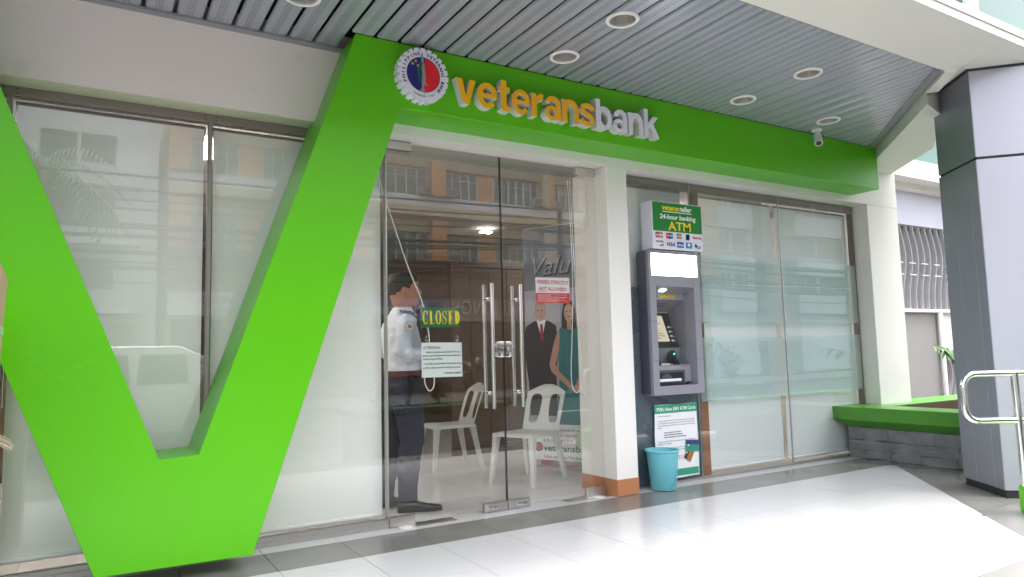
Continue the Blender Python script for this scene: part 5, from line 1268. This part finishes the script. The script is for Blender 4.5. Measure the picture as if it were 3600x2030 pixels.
def hwin(x0, x1, z0, z1):
    n = max(1, round((x1-x0)/.46)); w = (x1-x0)/n
    p = box('window', x0, x1, YH-.24, YH-.20, z0, z1, WGL, ho)
    for i in range(n+1): box('frame', x0+i*w-.03, x0+i*w+.03, YH-.20, YH-.12, z0, z1, WFR, p)
    box('frame', x0, x1, YH-.20, YH-.15, z0+(z1-z0)*.72, z0+(z1-z0)*.75, WFR, p)
def aircon(x, z):
    p = box('air_conditioner', x, x+.52, YH-.2, YH+.28, z, z+.36, ACW, ho)
    box('front_grille', x+.04, x+.48, YH+.28, YH+.29, z+.04, z+.32, ACG, p)
    for s_ in (.05, .47): MB().tube([(x+s_, YH-.2, z-.25), (x+s_, YH+.25, z-.01)], .012, 5).build('bracket', ACG, p)
cols = [2.5, 7.15, 13.1, 19.06, 25.0, 29.6]
for lv in range(2):
    dz = 2.957*lv; zw = 5.353+dz
    box('ledge', X0, X1, YH-.25, YH+.22, zw+2.03, zw+2.44, TAN, ho); box('soffit_band', X0, X1, YH-.25, YH-.02, zw+1.30, zw+1.62, mat('hotel_shade', (.44, .36, .24), .7, var=.08), ho)
    box('spandrel', X0, X1, YH-.25, YH+.04, zw+2.4405, zw+2.95, SPAN, ho)
    for i, c in enumerate(cols):
        if lv == 0 or True: box('column', c, c+.65, YH-.25, YH+.25, zw-.02, zw+1.9, TAN if i % 2 else ORNG, ho); box('pilaster', c+.42, c+.66, YH-.25, YH+.28, zw, zw+1.88, ORNG, ho)
    for a, b_ in zip(cols[:-1], cols[1:]):
        o0 = a+2.5 if a != 2.5 else 5.03
        box('orange_panel', o0, o0+.82, YH-.25, YH-.10, zw, zw+1.29, ORNG, ho)
        hwin(a+.75, o0-.03, zw, zw+1.2); hwin(o0+.85, b_-.08, zw, zw+1.2)
        aircon(b_-.55, zw+.02); aircon(a+.72, zw+.02)
text('sign_letter_row', 'HOTEL', 19.0, YH+.12, 2.98, .95, STEEL, ho, .01, .06, width=2.2, rot=RB); text('sign_letter_row', 'JUNO', 16.35, YH+.12, 2.98, .95, STEEL, ho, .01, .06, width=1.95, rot=RB)
mbk = box('bank_sign', 9.3, 13.55, YH+.051, YH+.2, 2.73, 3.66, mat('bank_sign_blue', (.22, .26, .42), .4, var=.03), ho)
text('sign_text', 'Metrobank', 12.55, YH+.22, 2.98, .68, PAPER, mbk, .02, .02, width=2.35, rot=RB)
MB().prism([(12.72, 3.2), (13.05, 3.5), (13.38, 3.2), (13.05, 2.9)], YH+.2, YH+.22).build('diamond_mark', mat('bank_sign_teal', (.03, .14, .18), .4, var=0), mbk)
ms = box('centre_sign', 2.55, 4.95, YH+.06, YH+.3, 2.85, 3.73, WPLAST, ho)
text('sign_text', 'METRO', 4.85, YH+.32, 3.32, .34, GREYP, ms, .02, .01, width=1.25, rot=RB); text('sign_text', 'CENTRE', 4.75, YH+.32, 2.98, .22, GREYP, ms, .02, .01, width=1.0, rot=RB)
# pale block to the right, grey block to the left
PALE = mat('pale_concrete', (.58, .62, .66), .8, var=.1, scale=.8, stain=(.7, (.38, .40, .42), .58)); BRK = mat('grey_brick_clad', (.27, .245, .27), .8, var=.3, scale=9); DKW = mat('dark_window', (.07, .08, .09), .3, var=.2)
wb_ = thing('pale_building', 'pale grey concrete block across the street, mirrored in the right window', 'building', (38, YH, 0))
box('wall', 30.9, 52, YH-8, YH-.4, -.6, 12.3, PALE, wb_)
for a, b_ in ((31.5, 34.45), (37.95, 44), (44.5, 50)):
    for z in (-.3, 3.3, 5.6, 8.3, 11.0): box('band', a, b_, YH-.4, YH, z, z+1.25, PALE, wb_)
    for z in (4.6, 6.9, 9.58):
        for k in range(2):
            w = (b_-a)/2; p = box('window', a+k*w+.12, a+(k+1)*w-.3, YH-.42+.03, YH-.38+.03, z+.02, z+1.25, DKW, wb_); box('frame', a+k*w+w*.5, a+k*w+w*.5+.06, YH-.35, YH-.3, z+.02, z+1.25, WFR, p)
box('brick_tower', 34.8, 37.9, YH-.4, YH+.35, -.6, 12.8, BRK, wb_)
for k in range(7): box('fin', 30.35+k*.15, 30.45+k*.15, YH-.3, YH+.1, 5, 13, TAN, wb_)
gb_ = thing('grey_building', 'dull grey block across the street left of the hotel, mirrored in the V opening', 'building', (-8, YH, 0))
box('wall', -26, 2.2, YH-8, YH-.4, -.6, 10.8, SPAN, gb_)
for z in (2.9, 5.3, 7.4):
    box('balcony', -26, 1.6, YH-.4, YH+.5, z, z+.75, SPAN, gb_)
    for k in range(9): 
        p = box('window', -25.5+k*3, -23.2+k*3, YH-.42+.04, YH-.36+.03, z+.9, z+2.0, DKW, gb_); box('frame', -24.4+k*3, -24.3+k*3, YH-.34, YH-.3, z+.9, z+2.0, WFR, p)
box('shutter', -6, 1.5, YH-.4, YH-.3, -.4, 2.6, ALU, gb_)
# street pole and wires
POLM = mat('pole_brown', (.10, .075, .06), .8, var=.2)
ep = thing('utility_pole', 'brown utility pole across the street mirrored in the right door', 'pole', (17.35, -20, 0))
MB().tube([(17.35, -20, -.5), (17.35, -20, 7.32)], .13, 12, radii=[.15, .10]).build('post', POLM, ep, smooth=True); box('cross_arm', 16.4, 18.3, -20.06, -19.94, 6.25, 6.37, POLM, ep)
MB().lathe([(.001, 0), (.2, 0), (.22, .05), (.22, .75), (.18, .82), (.001, .85)], (17.75, -19.95, 5.0), 18).build('transformer', GREYM, ep, smooth=True)
wires = [(6.6, .35, -20), (6.35, .4, -19.9), (6.9, .3, -20.1), (5.75, .35, -20), (5.62, .5, -19.8), (5.55, .45, -20.1), (4.9, .3, -20), (4.75, .45, -19.9), (4.65, .5, -20), (4.55, .35, -20.1), (4.4, .7, -19.9), (5.2, .25, -17), (6.0, .3, -14.5)]
for i, (z, sag, y) in enumerate(wires):
    pts = []
    for a, b_ in ((-25, 17.35), (17.35, 52)):
        for k in range(24):
            t = k/24; pts.append((a+(b_-a)*t, y, z-sag*4*t*(1-t)*1.2))
    tag(MB().tube(pts, .032 if i not in (3, 6, 8) else .07, 5).build('overhead_wire', BLACKP, None), ['topmost thin', 'second', 'upper', 'thick middle', 'lower middle', 'slack middle', 'thick lower', 'low', 'thick low', 'sagging low', 'lowest slack', 'separate nearer', 'nearest high'][i]+' black overhead wire along the street, mirrored in the glass', 'wire', 'overhead wires along the street')
# van
va = thing('parked_van', 'white van on the road mirrored in the V opening', 'van', (1.2, -11.5, -.6))
VW = mat('van_white', (.78, .78, .78), .25, var=.01, coat=.5); VG = mat('van_glass', (.03, .035, .04), .05, var=0)
prof = [(-1.6, -.2), (-1.65, .5), (-1.55, 1.25), (-1.3, 1.45), (1.6, 1.45), (2.1, 1.2), (2.65, .62), (3.1, .48), (3.2, .1), (3.15, -.2)]
MB().prism(prof, -12.3, -10.6).build('body', VW, va, .05, 3, smooth=True)
for a, b_ in ((-1.35, -.35), (-.25, .75), (.85, 1.75)): MB().prism([(a, .72), (b_, .72), (b_-.05, 1.28), (a+.05, 1.28)], -10.605, -10.59).build('side_window', VG, va)
for xw in (-.9, 2.3):
    for yw in (-12.25, -10.72):
        w_ = MB().tube([(xw, yw-.08, -.28), (xw, yw+.12, -.28)], .31, 20).build('wheel', BLACKP, va, .02, smooth=True); MB().tube([(xw, yw+.115, -.28), (xw, yw+.125, -.28)], .19, 16).build('rim', ALU, w_, smooth=True)
box('bumper', 3.05, 3.25, -12.2, -10.7, -.25, .1, GREYM, va, .04); box('headlight', 3.0, 3.19, -10.95, -10.6, .15, .32, PAPER, va, .03)
pm = thing('palm_tree', 'dark palm tree on the far pavement mirrored at the upper left', 'palm tree', (-1.6, -19.3, -.45))
MB().tube([(-1.6, -19.3, -.45), (-1.45, -19.3, 3.2), (-1.15, -19.3, 7.0)], .14, 10, radii=[.2, .14, .11]).build('trunk', POLM, pm, smooth=True)
lf = MB(); rn = random.Random(9)
for k in range(22):
    a = rn.uniform(0, 6.28); el = rn.uniform(-.2, 1.1); L_ = rn.uniform(1.8, 2.6)
    prev = None
    for q in range(1, 15):
        t = q/14; c = Vector((-1.15+math.cos(a)*math.cos(el)*L_*t, -19.3+math.sin(a)*math.cos(el)*L_*t, 7.0+math.sin(el)*L_*t-1.5*t*t))
        for sd in (-1, 1):
            dv = Vector((math.cos(a+sd*1.0), math.sin(a+sd*1.0), -.5)); leaf_quads(lf, c, dv, .55*(1-.5*abs(t-.5)), .06, .4)
lf.build('crown', LEAFD, pm, smooth=True, ang=80)
# planters with shrubs at the pavement edge, behind the viewer
planter('planter', 'long stone planter with darkened green coping at the pavement edge, mirrored in the doors', 3.2, 5.4, -5.55, -4.75, .42, 11, 'all')
for i in range(4): plant('shrub', ['leafy shrub', 'bushy shrub', 'tall shrub', 'low shrub'][i]+' in the pavement planter, mirrored low in the doors', 3.55+i*.5, -5.2, .36, .95 if i % 2 else .7, 7, 22, .16, .07, .35, LEAFD, 20+i, 'shrubs in the pavement planter')
planter('planter', 'stone planter with darkened green coping further along the pavement, mirrored in the right window', 8.2, 12.0, -6.2, -5.3, .42, 12, 'all')
for i in range(5): plant('shrub', ['tall bamboo like plant', 'slender leafy plant', 'drooping leafy plant', 'dense leafy plant', 'sparse leafy plant'][i]+' mirrored in the right window', 8.6+i*.72, -5.75, .36, 1.3 if i % 2 else .9, 8, 24, .20, .05, .4, LEAFD, 40+i, 'plants in the further pavement planter')
